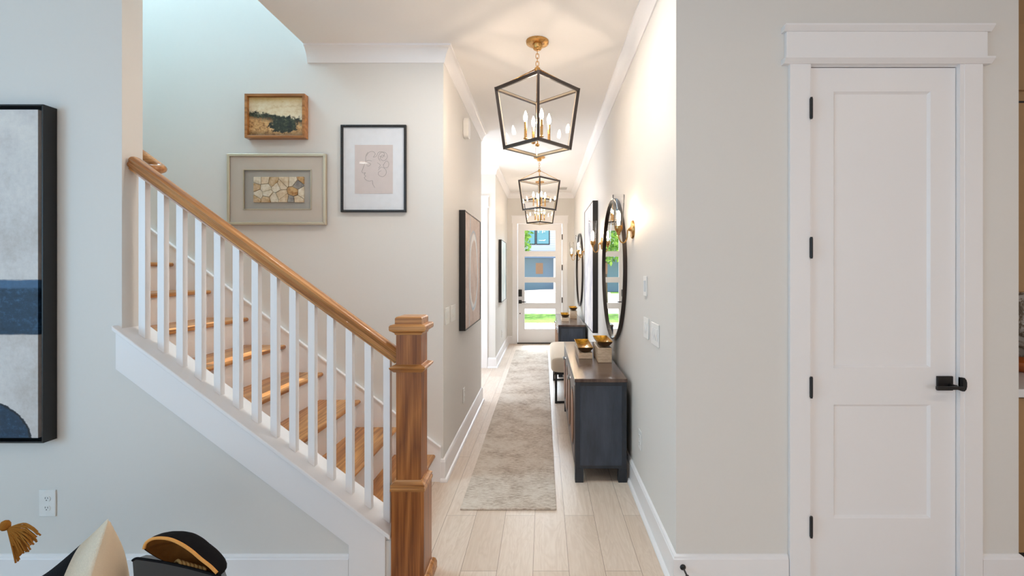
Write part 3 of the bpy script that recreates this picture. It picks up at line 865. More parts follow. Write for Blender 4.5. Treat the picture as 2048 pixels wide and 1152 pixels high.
canvas_x('streaked_canvas', 'tall grey streaked canvas with a deep black edge between the two round mirrors', XR, -1, 5.35, 6.45, .767, 2.277, .06, mat_grey_abs(), .006)

# ------------------------------------------------------------------ round mirrors
def mirror(y, z, label, r=.605):
    t = thing('round_mirror', label, 'mirror', (XR - .0045, y, z), rz=math.radians(.33), group='round mirrors on the right hallway wall')
    f = MB(); n = 96; d = .030; w_ = .012
    def ring(ri, x): return [f.b.verts.new((x, ri * math.cos(2*PI*i/n), ri * math.sin(2*PI*i/n))) for i in range(n)]
    R = [ring(r, 0), ring(r, -d), ring(r - w_, -d), ring(r - w_, -.012)]
    for a in range(3):
        for j in range(n): f.b.faces.new((R[a][j], R[a][(j+1) % n], R[a+1][(j+1) % n], R[a+1][j]))
    f.build('frame', M_['bronze'], t, smooth='auto')
    g = MB().lathe([(r - w_, -.013), (r - w_, -.011)], (0, 0, 0), n, 'x'); g.build('mirror_glass', M_['mirror'], t)
    return t
mirror(4.08, 1.495, 'round dark-framed mirror nearer the camera, above the front console')
mirror(7.85, 1.490, 'farther round dark-framed mirror, near the front door, above the back console')

# ------------------------------------------------------------------ lanterns
def lantern():
    t = thing('lantern_pendant', '', 'pendant light')
    can = MB().lathe([(.020, -.060), (.026, -.056), (.032, -.045), (.034, -.024), (.060, -.022), (.076, -.016), (.078, -.004), (.078, 0)], (0, 0, 0), 32)
    can.build('canopy', M_['brass'], t, smooth='auto')
    ch = MB()
    z = -.058; k = 0
    while z > -.172:
        L_, wd = .034, .0105
        pts = []
        for i in range(12):
            a = 2 * PI * i / 12
            px = wd * math.cos(a); pz = (L_ / 2 - .008) * (1 if math.sin(a) > 0 else -1) * (abs(math.sin(a)) > 1e-6) + .008 * math.sin(a) 
            pts.append((px if k % 2 else 0, 0 if k % 2 else px, z - L_ / 2 + pz))
        ch.tube(pts, .0026, 6, closed=True)
        z -= L_ - .0075; k += 1
    ch.build('chain', M_['brass'], t, smooth=True)
    hub = MB().lathe([(.006, -.175), (.012, -.178), (.019, -.184), (.021, -.196), (.019, -.206), (.010, -.212)], (0, 0, 0), 20)
    hub.build('hub', M_['brass'], t, smooth='auto')
    ZT, ZB, RT, RB = -.330, -.730, .284, .224
    tc = [Vector((RT * math.cos(PI/2*i - PI/2), RT * math.sin(PI/2*i - PI/2), ZT)) for i in range(4)]
    bc = [Vector((RB * math.cos(PI/2*i - PI/2), RB * math.sin(PI/2*i - PI/2), ZB)) for i in range(4)]
    f = MB(); g = MB()
    for i in range(4):
        a, b = tc[i], tc[(i+1) % 4]
        out = ((a + b) / 2); out.z = 0; out.normalize()
        f.bar(a, b, .012, .022, (0, 0, 1)); 
        f.bar(bc[i], bc[(i+1) % 4], .012, .022, (0, 0, 1))
        f.bar(a + Vector((0, 0, .011)), bc[i] - Vector((0, 0, .011)), .020, .016, a.cross(Vector((0, 0, 1))))
        q = .93
        g.bar(tc[i] * 1.0 - out * 0 + Vector((-tc[i].x * .045, -tc[i].y * .045, 0)), tc[(i+1) % 4] + Vector((-tc[(i+1) % 4].x * .045, -tc[(i+1) % 4].y * .045, 0)), .004, .012)
        g.bar(bc[i] + Vector((-bc[i].x * .055, -bc[i].y * .055, -.002)), bc[(i+1) % 4] + Vector((-bc[(i+1) % 4].x * .055, -bc[(i+1) % 4].y * .055, -.002)), .006, .014)
        g.bar(a * .945 + Vector((0, 0, ZT * .055)), Vector((bc[i].x * .93, bc[i].y * .93, ZB)), .006, .006, a.cross(Vector((0, 0, 1))))
    f.build('frame', M_['bronze'], t)
    g.build('inner_frame', M_['champagne'], t)
    for i in range(4):
        a, b, c_, d_ = tc[i], tc[(i+1) % 4], bc[(i+1) % 4], bc[i]
        ctr = (a + b) / 2; n_ = Vector((ctr.x, ctr.y, 0)).normalized() * .0015
        s_ = .985
        v = []
        m = MB()
        for p in (a, b, c_, d_):
            for q in (n_, -n_): v.append(m.b.verts.new(Vector((p.x * s_, p.y * s_, p.z)) + q))
        o = [v[0], v[2], v[4], v[6]]; i_ = [v[1], v[3], v[5], v[7]]
        m.b.faces.new(o); m.b.faces.new(i_[::-1])
        for k in range(4): m.b.faces.new((o[k], i_[k], i_[(k+1) % 4], o[(k+1) % 4]))
        m.build('glass_pane', M_['glass'], t)
    rd = MB()
    for p in tc: rd.tube([(p.x * .05, p.y * .05, -.192), (p.x * .98, p.y * .98, ZT + .006)], .0036, 8)
    rd.build('support_rod', M_['brass'], t, smooth=True)
    stm = MB().tube([(0, 0, -.205), (0, 0, -.715)], .005, 10); stm.lathe([(.004, -.722), (.014, -.716), (.014, -.706), (.006, -.700)], (0, 0, 0), 16)
    for i in range(4):
        a = math.radians(18) + PI / 2 * i
        stm.tube([(0, 0, -.675), (.085 * math.cos(a), .085 * math.sin(a), -.675)], .004, 8)
    stm.build('stem', M_['brass'], t, smooth='auto')
    for i in range(4):
        a = math.radians(18) + PI / 2 * i
        c_ = (.085 * math.cos(a), .085 * math.sin(a), 0)
        s_ = MB().lathe([(.006, -.682), (.014, -.678), (.014, -.672), (.0095, -.668), (.0095, -.562), (.0075, -.560)], c_, 14)
        s_ = s_.build('candle_sleeve', M_['brass'], t, smooth='auto')
        b = MB().lathe([(.005, -.562), (.010, -.552), (.0135, -.540), (.013, -.526), (.009, -.508), (.004, -.494), (.0008, -.486)], c_, 10)
        b.build('bulb', M_['bulb'], s_, smooth=True)
    return t
lan = lantern()
lan.location = (-.042, 3.22, CE); lan.rotation_euler = (0, 0, math.radians(2)); lan['group'] = 'lantern pendants along the hallway ceiling'
lan['label'] = 'largest glass lantern pendant with dark frame, nearest in the hallway'
for y, x, lb in ((6.50, -.058, 'middle glass lantern pendant, hanging beyond the big one'), (8.32, -.066, 'farthest glass lantern pendant, just before the front door')):
    c = copy_tree(lan); c.location = (x, y, CE); c['label'] = lb

# ------------------------------------------------------------------ sconces (wall normal is -x)
def sconce():
    t = thing('wall_sconce', '', 'wall sconce')
    MB().lathe([(.064, 0), (.064, -.006), (.058, -.014), (.046, -.017), (.020, -.019), (.012, -.022), (.012, -.030), (.006, -.034)], (0, 0, 0), 32, 'x').build('backplate', M_['brass'], t, smooth='auto')
    arm = [(-.030, 0, 0), (-.038, 0, -.006), (-.040, 0, -.030), (-.042, 0, -.055), (-.050, 0, -.078), (-.066, 0, -.092), (-.084, 0, -.086), (-.096, 0, -.066), (-.101, 0, -.048), (-.101, 0, -.036)]
    MB().tube(spl(arm, 4), .0048, 8).build('arm', M_['brass'], t, smooth=True)
    MB().lathe([(.005, -.040), (.011, -.036), (.012, -.026), (.019, -.014), (.026, -.002), (.028, .004), (.028, .026), (.014, .028)], (-.101, 0, 0), 24).build('socket_cup', M_['brass'], t, smooth='auto')
    g = MB()
    g.lathe([(.028, .006), (.0300, .030), (.0345, .110), (.0400, .205), (.0425, .238), (.0410, .238), (.0385, .205), (.0330, .110), (.0286, .030), (.0270, .008)], (-.101, 0, 0), 28, capped=False)
    g.build('glass_shade', M_['shade'], t, smooth=True)
    MB().lathe([(.007, .028), (.0085, .040), (.012, .062), (.0135, .085), (.012, .108), (.006, .124), (.001, .130)], (-.101, 0, 0), 10).build('bulb', M_['sbulb'], t, smooth=True)
    return t
so = sconce()
so.location = (XR, 3.25, 1.764); so['group'] = 'brass sconces on the right hallway wall'
so['label'] = 'brass wall sconce nearest the camera, on the near side of the first round mirror'
for y, lb in ((4.94, 'brass wall sconce on the far side of the first round mirror, overlapping the grey canvas'), (7.0, 'brass wall sconce on the near side of the far round mirror'), (8.70, 'brass wall sconce closest to the front door')):
    c = copy_tree(so); c.location = (XR, y, 1.764); c['label'] = lb

# ------------------------------------------------------------------ consoles
def console(label, x0, x1, y0, y1, H):
    t = thing('console_cabinet', label, 'console', ((x0 + x1) / 2, (y0 + y1) / 2, 0), group='dark wood consoles along the right hallway wall')
    hx, hy = (x1 - x0) / 2, (y1 - y0) / 2
    tp = MB().box(-hx, hx, -hy, hy, H - .024, H); tp.build('top', M_['wtop'], t, bevel=.002)
    b = MB(); ix = hx - .004; iy = hy - .004
    # side panels inset between corner stiles
    for sy in (-1, 1):
        ya, yb = sorted((sy * (iy - .003), sy * (iy - .030)))
        b.box(-ix + .03, ix - .03, ya, yb, .105, H - .024)
    b.box(-ix + .022, ix, -iy + .012, iy - .012, .105, .125)
    b.box(ix - .012, ix - .001, -iy + .03, iy - .03, .105, H - .024)
    b.build('carcass', M_['charcoal'], t)
    l = MB()
    for sy in (-1, 1):
        ya, yb = sorted((sy * iy, sy * (iy - .034)))
        l.box(-ix, -ix + .034, ya, yb, .097, H - .024); l.box(ix - .034, ix, ya, yb, .097, H - .024)
        l.box(-ix + .034, ix - .034, ya, yb - 0, H - .050, H - .024); l.box(-ix + .034, ix - .034, ya, yb, .097, .118)
    l.box(-ix, -ix + .02, -iy + .034, iy - .034, H - .052, H - .024); l.box(-ix, -ix + .02, -iy + .034, iy - .034, .097, .125)
    l.build('face_frame', mat_frame, t, bevel=.0015)
    for sx in (-1, 1):
        for sy in (-1, 1):
            xa, xb = sorted((sx * ix, sx * (ix - .058))); ya, yb = sorted((sy * iy, sy * (iy - .058)))
            MB().box(xa, xb, ya, yb, 0, .097).build('leg', mat_frame, t)
    nd = 4; g0 = -iy + .036; wd = (2 * iy - .072) / nd
    for k in range(nd):
        ya, yb = g0 + wd * k + .002, g0 + wd * (k + 1) - .002
        za, zb = .128, H - .055
        d = MB().box(-ix - .003, -ix + .016, ya, yb, za, zb).build('door', M_['charfront'], t, bevel=.0015)
        cy = (ya + yb) / 2; aw = (yb - ya) / 2 - .055
        def arch(inset):
            w_ = aw - inset; z0_, z1_ = za + .06 + inset, zb - .06 - inset
            pts = []
            for j in range(9): a = PI * j / 8; pts.append((cy + w_ * math.cos(a), z1_ - w_ * .9 + w_ * .9 * math.sin(a)))
            for j in range(9): a = PI + PI * j / 8; pts.append((cy + w_ * math.cos(a), z0_ + w_ * .9 + w_ * .9 * math.sin(a)))
            return pts
        MB().prism(arch(0), -ix - .006, -ix - .003, 'x').build('arch_border', M_['black'], d)
        MB().prism(arch(.014), -ix - .010, -ix - .006, 'x').build('arch_panel', M_['panelbrown'], d)
        hy_ = yb - .018 if k % 2 == 0 else ya + .018
        hn = MB().lathe([(.006, 0), (.005, -.012), (.014, -.016), (.015, -.024), (.008, -.030)], (-ix - .003, hy_, zb - .035), 12, 'x')
        hn.build('knob', M_['silver'], d, smooth='auto')
    return t
mat_frame = mat_console('near_black_wood_edge', (27, 31, 38), (44, 50, 60), .4)
console('dark wood console with arched door panels nearest the camera', .217, .585, 3.275, 4.99, .724)
console('second dark wood console farther down the hall, half hidden behind the first', .205, .585, 6.52, 8.20, .724)

# ------------------------------------------------------------------ bowls on stone blocks
def deco(label, x0, x1, y0, y1, zb, bh, zr, ylen, group='gold bowls on stone blocks'):
    """gold trough bowl on a travertine block standing at height zb"""
    t = thing('pedestal_bowl', label, 'decorative bowl', ((x0 + x1) / 2, y0, zb), group=group)
    hw = (x1 - x0) / 2
    MB().box(-hw, hw, 0, y1 - y0, 0, bh).build('stone_base', M_['trav'], t, bevel=.003)
    R = hw * 1.10; ya, yb = -.012, y1 - y0 + .012
    dep = R * .78; zc = zr - zb
    def fn(ri, inner):
        def g(u, v):
            a = PI * u                      # across
            y = ya + (yb - ya) * v
            e = min(v, 1 - v) * (yb - ya)
            k = min(1, e / .055); sh_ = math.sqrt(max(0, 1 - (1 - k) ** 2))
            flare = 1.0
            return Vector((-R * math.cos(a) * flare, y, zc - (dep * math.sin(a)) * sh_ * (1 if not inner else .94) + (0 if not inner else .0015)))
        return g
    MB().grid(fn(R, False), 21, 25).build('bowl', M_['goldout'], t, smooth=True)
    ib = MB().grid(fn(R, True), 21, 25).build('bowl_lining', M_['gold'], t, smooth=True)
    rim = MB(); rim.tube([(-R, ya, zc), (R, ya, zc), (R, yb, zc), (-R, yb, zc)], .0016, 6, closed=True); rim.build('rim', M_['gold'], t)
    return t
deco('lower gold bowl on a short stone block, on the near console at the front edge', .302, .419, 4.02, 4.50, .724, .050, .822, .5)
deco('taller gold bowl on a stone block, on the near console beside the mirror', .447, .560, 3.85, 4.20, .724, .120, .897, .33)
deco('lower gold bowl on a short block standing on the far console', .270, .380, 7.00, 7.34, .724, .050, .822, .5)
deco('taller gold bowl on a block standing on the far console by the wall', .415, .525, 7.37, 7.67, .724, .120, .897, .33)

# ------------------------------------------------------------------ bench
t = thing('channel_bench', 'ivory channel-tufted bench on black metal legs between the two consoles', 'bench', (.33, 5.78, 0))
cu = MB()
x0, x1, y0, y1, z0, z1 = -.235, .235, -.58, .58, .345, .515
nr = 26
def cf(u, v):
    y = y0 + (y1 - y0) * u
    a = 2 * PI * v
    e = min(u, 1 - u) * (y1 - y0)
    k = min(1, e / .07); rr = .55 + .45 * math.sqrt(max(0, 1 - (1 - k) ** 2))
    rib = 1 + .22 * (abs(math.sin(PI * nr * u)) ** .6 - .6)
    cx_, cz_ = math.cos(a), math.sin(a)
    px = math.copysign(abs(cx_) ** .35, cx_) * (x1 - x0) / 2 * min(1, .9 + .1 * rr)
    pz = math.copysign(abs(cz_) ** .45, cz_) * (z1 - z0) / 2 * (rib if cz_ > 0 else 1) * (.8 + .2 * rr)
    return Vector((px * (1 + (rib - 1) * .7), y, (z0 + z1) / 2 + pz))
cu.grid(cf, 312, 36, cv=True)
cu.b.verts.ensure_lookup_table()
cu.b.faces.new([cu.b.verts[i] for i in range(36)]); cu.b.faces.new([cu.b.verts[311 * 36 + i] for i in range(36)][::-1])
cu.build('cushion', M_['bench'], t, smooth=True)
MB().box(-.21, .21, -.555, .555, .322, .350).build('seat_rail', M_['black'], t)
for sx in (-1, 1):
    for sy in (-1, 1):
        MB().box(sx * .19 - .012, sx * .19 + .012, sy * .54 - .012, sy * .54 + .012, 0, .322).build('leg', M_['black'], t)
for sy in (-1, 1): MB().box(-.178, .178, sy * .54 - .010, sy * .54 + .010, .004, .024).build('stretcher', M_['black'], t)

# ------------------------------------------------------------------ rug
rg = MB().box(-.515, .080, 2.90, 8.75, .001, .011)
tag(rg.build('runner_rug', M_['rug'], bevel=.003), 'long striated beige and grey runner rug down the hallway floor', 'rug')

# ------------------------------------------------------------------ wall plates
def outlet_local(parent):
    MB().box(-.039, .039, -.006, 0, -.062, .062).build('plate', M_['plastic'], parent, bevel=.003, seg=3)
    for z in (.022, -.022):
        r = MB(); pts = [(.0165 * math.cos(2*PI*i/20), z + max(-.0125, min(.0125, .0165 * math.sin(2*PI*i/20)))) for i in range(20)]
        r.prism(pts, -.0085, -.006); r = r.build('receptacle', M_['plastic'], parent)
        s_ = MB(); s_.box(-.0068, -.0048, -.0089, -.0080, z, z + .008); s_.box(.0048, .0068, -.0089, -.0080, z + .0005, z + .0075); s_.lathe([(.0023, -.0089), (.0023, -.0080)], (0, 0, z - .0065), 8, 'y')
        s_.build('slots', M_['dark'], r)
def plate_local(parent, n, kind='rocker'):
    w_ = .036 + .046 * n - .0
    MB().box(-w_ / 2, w_ / 2, -.006, 0, -.062, .062).build('plate', M_['plastic'], parent, bevel=.003, seg=3)
    for i in range(n):
        x = (i - (n - 1) / 2) * .046
        m = MB()
        m.prism([(-.0062, -.033), (-.0062, .033), (-.0085, .033), (-.0105, 0.002), (-.0075, -.033)], x - .0165, x + .0165, 'x')
        m.build('rocker', M_['plastic'], parent)
def wall_item(name, label, cat, loc, rz, group, fn, *a):
    t = thing(name, label, cat, loc, rz, group); fn(t, *a); return t
g1 = 'electrical outlets'; g2 = 'light switch plates'
wall_item('wall_outlet', 'white duplex outlet low on the left wall above the pillows', 'outlet', ((97 - 1087) / 428, YW - .0005, .395), 0, g1, outlet_local)
wall_item('wall_outlet', 'white outlet low on the left hallway wall beyond the stairs', 'outlet', (XL + .0005, 4.14, .385), PI / 2, g1, outlet_local)
wall_item('wall_outlet', 'white outlet low on the right hallway wall beside the near console', 'outlet', (XR - .0005, 3.0, .40), -PI / 2, g1, outlet_local)
wall_item('wall_outlet', 'small outlet low on the far left hallway wall near the front door', 'outlet', (XF + .0005, 8.2, .38), PI / 2, g1, outlet_local)
wall_item('switch_plate', 'light switch plate at the left wall corner beside the stairs', 'light switch', (XL + .0005, 3.425, 1.15), PI / 2, g2, plate_local, 2)
wall_item('switch_plate', 'triple switch plate between the stair corner plate and the ring canvas', 'light switch', (XL + .0005, 3.65, 1.15), PI / 2, g2, plate_local, 3)
wall_item('switch_plate', 'right-hand switch plate on the right wall, closest to the wall corner', 'light switch', (XR - .0005, 2.595, 1.127), -PI / 2, g2, plate_local, 3)
wall_item('switch_plate', 'switch plate on the right wall next to the mirror side of the larger plate', 'light switch', (XR - .0005, 2.82, 1.135), -PI / 2, g2, plate_local, 2)
t = thing('thermostat', 'slim white wall control above the switch plates on the right wall', 'thermostat', (XR - .0005, 2.84, 1.386), -PI / 2)
MB().box(-.042, .042, -.008, 0, -.060, .060).build('plate', M_['plastic'], t, bevel=.003)
MB().box(-.018, .018, -.013, -.008, -.034, .034).build('control_face', satin('pale_grey_plastic', (214, 218, 222), .3), t, bevel=.002)
t = thing('door_chime', 'off-white rounded door chime high on the left hallway wall below the crown', 'door chime', (XL + .0005, 4.16, 2.735), PI / 2)
m = MB(); pts = []
for i in range(24):
    a = 2 * PI * i / 24; pts.append((math.copysign(abs(math.cos(a)) ** .5, math.cos(a)) * .058, math.copysign(abs(math.sin(a)) ** .5, math.sin(a)) * .086))
m.prism(pts, -.050, 0); m.build('housing', M_['plastic'], t, bevel=.008, seg=3)
MB().prism([(x * .7, z * .75) for x, z in pts], -.0515, -.050).build('cover', M_['trim'], t)
t = thing('ceiling_vent', 'small white ceiling vent near the front door end of the hallway', 'vent', (.37, 8.95, CE - .001))
MB().box(-.09, .09, -.13, .13, -.008, 0).build('vent_frame', M_['plastic'], t)
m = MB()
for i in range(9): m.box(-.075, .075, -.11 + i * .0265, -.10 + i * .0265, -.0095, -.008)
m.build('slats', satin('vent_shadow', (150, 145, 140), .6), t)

# door stop on the baseboard
t = thing('door_stop', 'black rigid door stop sticking out of the baseboard right of the hallway corner', 'door stop', (.646, YW - .017, .105))
MB().lathe([(.0135, 0), (.0135, -.003), (.010, -.007), (.004, -.009)], (0, 0, 0), 20, 'y').build('base_plate', M_['black'], t, smooth='auto')
MB().lathe([(.0042, -.006), (.0042, -.064), (.0085, -.066), (.0090, -.078), (.006, -.082)], (0, 0, 0), 14, 'y').build('rod', M_['black'], t, smooth='auto')

# ------------------------------------------------------------------ recessed ceiling lights in the living room, last two added unseen as fill
for x, y, lb, pw in ((-2.6, -.2, 'leftmost one in the living room', .5), (-.9, -1.6, 'one nearest the middle of the living room', 2.5), (.9, .3, 'one in the living room just right of centre', 7), (3.0, .2, 'rightmost one, near the kitchen', 4), (-.95, 2.52, 'added out of view to brighten the stair wall', 3.2), (-.05, 2.45, 'added out of view to brighten the near hallway', 11)):
    t = thing('recessed_light', f'recessed ceiling light, {lb}', 'ceiling light', (x, y, CE - .0005), group='recessed ceiling lights')
    MB().lathe([(.048, -.003), (.080, -.006), (.086, -.002), (.086, 0)], (0, 0, 0), 28).build('trim_ring', M_['plastic'], t)
    MB().lathe([(.050, -.004), (.050, -.0032)], (0, 0, 0), 24).build('lens', M_['down'], t)
    d = bpy.data.lights.new('recessed_lamp', 'AREA'); d.shape = 'DISK'; d.size = .12; d.energy = pw; d.color = (1.0, .84, .68) if x > .5 else (1.0, .94, .88)
    o = bpy.data.objects.new('recessed_lamp', d); o.location = (0, 0, -.02); o.parent = t; COL.objects.link(o)

# ------------------------------------------------------------------ kitchen slice at the right edge
def mat_marble():
    t = NT('veined_marble')
    n = t.noise(scale=5, detail=6, rough=.7, dist=1.5)
    v = t.M('ABSOLUTE', t.M('SUBTRACT', n, .5))
    return t.fin(t.ramp(v, [(.0, lin((92, 70, 50))), (.03, lin((150, 132, 112))), (.08, lin((212, 204, 196)))]), .25)
cabm = satin('tan_cabinet_paint', (168, 134, 94), .45)
t = thing('base_cabinet', 'beige kitchen base cabinet at the right edge under the white counter', 'cabinet', (3.5, 2.6, 0))
MB().box(-1.255, 1.5, -.30, .39, .10, .868).build('carcass', cabm, t)
MB().box(-1.245, 1.5, -.24, .39, 0, .10).build('toe_kick', M_['black'], t)
for i in range(3):
    x = -1.25 + i * .9; d = MB().box(x + .004, x + .895, -.32, -.302, .11, .86).build('door', cabm, t, bevel=.003)
    MB().tube([(x + .84, -.345, .60), (x + .84, -.345, .78)], .006, 8).build('handle', M_['black'], d)
tag(MB().box(2.236, 5.0, 2.255, 2.995, .870, .910).build('countertop', satin('white_quartz', (232, 234, 236), .2), bevel=.003), 'white kitchen counter edge just past the right wall', 'countertop')
t = thing('wall_cabinet', 'tan upper kitchen cabinets at the right edge of the picture', 'cabinet', (3.5, 2.8, 1.36))
MB().box(-.95, 1.5, -.23, .19, 0, 1.66).build('carcass', cabm, t)
for i in range(3):
    x = -.95 + i * .8
    MB().box(x + .004, x + .795, -.25, -.232, .005, 1.03).build('door', cabm, t, bevel=.003)
    MB().box(x + .004, x + .795, -.25, -.232, 1.10, 1.46).build('door', cabm, t, bevel=.003)
MB().box(-.95, 1.5, -.236, -.231, 1.03, 1.045).build('shadow_gap', M_['black'], t)
tag(MB().box(2.225, 5.0, 2.988, 2.9995, .912, 1.358).build('trim_5', mat_marble()), 'veined marble backsplash behind the kitchen counter', 'backsplash', kind=S)
t = thing('kitchen_bowl', 'orange-brown bowl on the kitchen counter at the right edge', 'bowl', (2.72, 2.66, .911))
MB().lathe([(.05, 0), (.055, .006), (.10, .03), (.13, .06), (.126, .062), (.095, .036), (.04, .012)], (0, 0, 0), 28).build('bowl_body', satin('orange_wood', (178, 96, 44), .35), t, smooth=True)
t = thing('dark_vase', 'dark round vase behind the orange bowl in the kitchen', 'vase', (3.02, 2.80, .911))
MB().lathe([(.05, 0), (.09, .03), (.105, .10), (.08, .16), (.035, .19), (.045, .21)], (0, 0, 0), 28).build('vase_body', satin('black_glaze', (30, 24, 22), .2), t, smooth=True)

# ------------------------------------------------------------------ pillows, tassel and open case in the lower left corner
def pillow(A, B, C, T, mats, split=None, name='pillow_body', parent=None, n=41):
    A, B, C = Vector(A), Vector(B), Vector(C)
    D = B + C - A
    nrm = (B - A).cross(C - A).normalized()
    m = MB(); V = {}
    rnd2 = random.Random(5)
    for side in (1, -1):
        for i in range(n):
            for j in range(n):
                u, v = i / (n - 1), j / (n - 1)
                if side == -1 and (i in (0, n-1) or j in (0, n-1)): V[(side, i, j)] = V[(1, i, j)]; continue
                a, b = 2 * u - 1, 2 * v - 1
                k = 1 - .09 * (1 - abs(b) ** 2) * abs(a) ** 3; l = 1 - .09 * (1 - abs(a) ** 2) * abs(b) ** 3
                q_ = 1 - .03 * abs(a * b) ** 10
                uu, vv = (a * k * q_ + 1) / 2, (b * l * q_ + 1) / 2
                p = A * (1-uu) * (1-vv) + B * uu * (1-vv) + C * (1-uu) * vv + D * uu * vv
                h_ = (T[0] if side == 1 else T[1]) * (max(0, 1 - a ** 2) ** .6) * (max(0, 1 - b ** 2) ** .6)
                h_ *= 1 + .05 * math.sin(9 * u + 3 * v) * math.cos(7 * v)
                V[(side, i, j)] = m.b.verts.new(p + nrm * h_ * side)
    m.b.verts.ensure_lookup_table()
    for side in (1, -1):
        for i in range(n - 1):
            for j in range(n - 1):
                q = [V[(side, i, j)], V[(side, i+1, j)], V[(side, i+1, j+1)], V[(side, i, j+1)]]
                f = m.b.faces.new(q if side == 1 else q[::-1])
                if split: f.material_index = split(side, (i + .5) / (n - 1), (j + .5) / (n - 1))
    o = m.build(name, mats, parent, smooth=True)
    return o
PZ = .10
t = thing('throw_pillow', 'cream pillow with a looped wool stripe and black band in the lower left corner', 'pillow')
def sp(side, u, v):
    if side == 1: return 1 if u < .27 else 2
    return 0
A = (-1.243, 1.35, .778)
p = pillow(A, (-1.66, 1.52, .47), (-1.226, 1.20, .40), (.035, .165), [M_['cream'], M_['boucle'], M_['navyknit']], sp, 'cover', t)
t = thing('tasselled_pillow', 'brown pillow with an ochre tassel at the far left bottom corner', 'pillow')
A2 = (-1.49, 1.28, .785)
pillow(A2, (-1.93, 1.00, .80), (-1.44, 1.20, .36), (.07, .07), [M_['taupe']], None, 'cover', t)
kn = Vector(((10 - 1087) / 730, F / 730, EYE - (1051 - 541) / 730))
ts = MB().lathe([(.002, .014), (.008, .011), (.0115, .004), (.0115, -.006), (.007, -.012), (.002, -.014)], kn, 14)
ts.build('tassel_knot', M_['ochre'], t, smooth=True)
ts = MB(); rr = random.Random(3)
def w3(px, py, s): return Vector(((px - 1087) / s, F / s, EYE - (py - 541) / s))
ts.tube([Vector(A2) + Vector((.004, 0, -.01)), kn + Vector((0, 0, .012))], .003, 6)
for i in range(34):
    f = i / 33
    ex = 80 - 46 * f + rr.uniform(-4, 4); ey = 1068 + 54 * f + rr.uniform(-6, 6)
    sC = 730 + rr.uniform(-10, 14)
    p0 = w3(15, 1057, 730)
    mid = w3(15 + (ex - 15) * .5, 1057 + (ey - 1057) * .5 - 13 * (1 - f) + rr.uniform(-2, 2), 732)
    q2 = w3(15 + (ex - 15) * .8, 1057 + (ey - 1057) * .8 - 8 * (1 - f) + rr.uniform(-2, 2), sC)
    ts.tube(spl([p0, mid, q2, w3(ex, ey, sC)], 4), .0021, 5)
ts.build('tassel_strands', M_['ochre'], t, smooth=True)

# open black case with tan lining
t = thing('open_case', 'black soft case lying open with a tan lining, right of the cream pillow', 'bag')
cs = 700.0
def q3(px, py, dy=0.0):
    v = w3(px, py, cs); k = 1 + dy / v.y
    return Vector((v.x * k, v.y * k, EYE + (v.z - EYE) * k))
base_pts = [(265, 1121), (272, 1117), (284, 1118), (330, 1125), (380, 1136), (420, 1147), (441, 1152)]
# lower body: a soft sided box
bb = MB()
topf = [q3(x, y) for x, y in base_pts]
nn = len(topf)
front = [bb.b.verts.new(p) for p in topf]
back = [bb.b.verts.new(p + Vector((-.055, .10, -.050))) for p in topf]
fb = [bb.b.verts.new(Vector((p.x * .98, p.y - .01, .46))) for p in topf]
bk = [bb.b.verts.new(Vector((p.x * .98 - .055, p.y + .12, .46))) for p in topf]
for i in range(nn - 1):
    bb.b.faces.new((front[i], front[i+1], fb[i+1], fb[i])); bb.b.faces.new((back[i+1], back[i], bk[i], bk[i+1]))
    bb.b.faces.new((fb[i], fb[i+1], bk[i+1], bk[i]))
    bb.b.faces.new((back[i], back[i+1], front[i+1], front[i]))
bb.b.faces.new((front[0], fb[0], bk[0], back[0])); bb.b.faces.new((front[-1], back[-1], bk[-1], fb[-1]))
bb.build('case_body', M_['blackleather'], t)
MB().tube(spl(topf, 4), .0035, 8).build('body_piping', M_['blackcloth'], t, smooth=True)
# lid: outline in the picture plane of the opening, dome behind it
rim_t = [(288, 1097), (292, 1086), (304, 1078), (322, 1076), (342, 1079), (362, 1088), (382, 1101), (402, 1118), (420, 1132), (434, 1146)]
rim_b = [(434, 1149), (400, 1145), (372, 1137), (346, 1129), (324, 1120), (306, 1110), (294, 1102)]
rimc = [q3(x, y, .0) for x, y in rim_t] + [q3(x, y, .02) for x, y in rim_b]
rc = spl(rimc + [rimc[0]], 4)[:-1]
cen = sum(rc, Vector()) / len(rc)
def dome(depth, grow, lift, name, mat, k2=1.0):
    m = MB(); rings = []
    for a in range(9):
        f = a / 8 * PI / 2
        rings.append([m.b.verts.new(cen + (p - cen) * (math.cos(f) * k2 + grow * math.sin(2 * f)) + Vector((.012, depth, lift)) * math.sin(f)) for p in rc])
    n_ = len(rc)
    for i in range(8):
        for j in range(n_): m.b.faces.new((rings[i][j], rings[i][(j+1) % n_], rings[i+1][(j+1) % n_], rings[i+1][j]))
    return m.build(name, mat, t, smooth=True)
dome(.075, .05, .002, 'lid', M_['blackcloth'], 1.045)
dome(.060, .0, .000, 'lid_lining', M_['lining'], .985)
up_ = spl([q3(x, y, -.002) for x, y in rim_t], 4)
MB().tube(up_, .0042, 8).build('rim_piping', M_['tan'], t, smooth=True)
t2 = MB(); 
for i in range(7):
    x = 350 + i * 8
    t2.tube(spl([q3(x, 1126 + i * 2, .03), q3(x + 6, 1121 + i * 2.4, .02), q3(x + 12, 1127 + i * 2, .01), q3(x + 9, 1133 + i * 2, .005)], 4), .0045, 7)
t2.build('lining_folds', mat_fabric('pale_suede_fold', (184, 146, 92), 60, .3, .004), t, smooth=True)

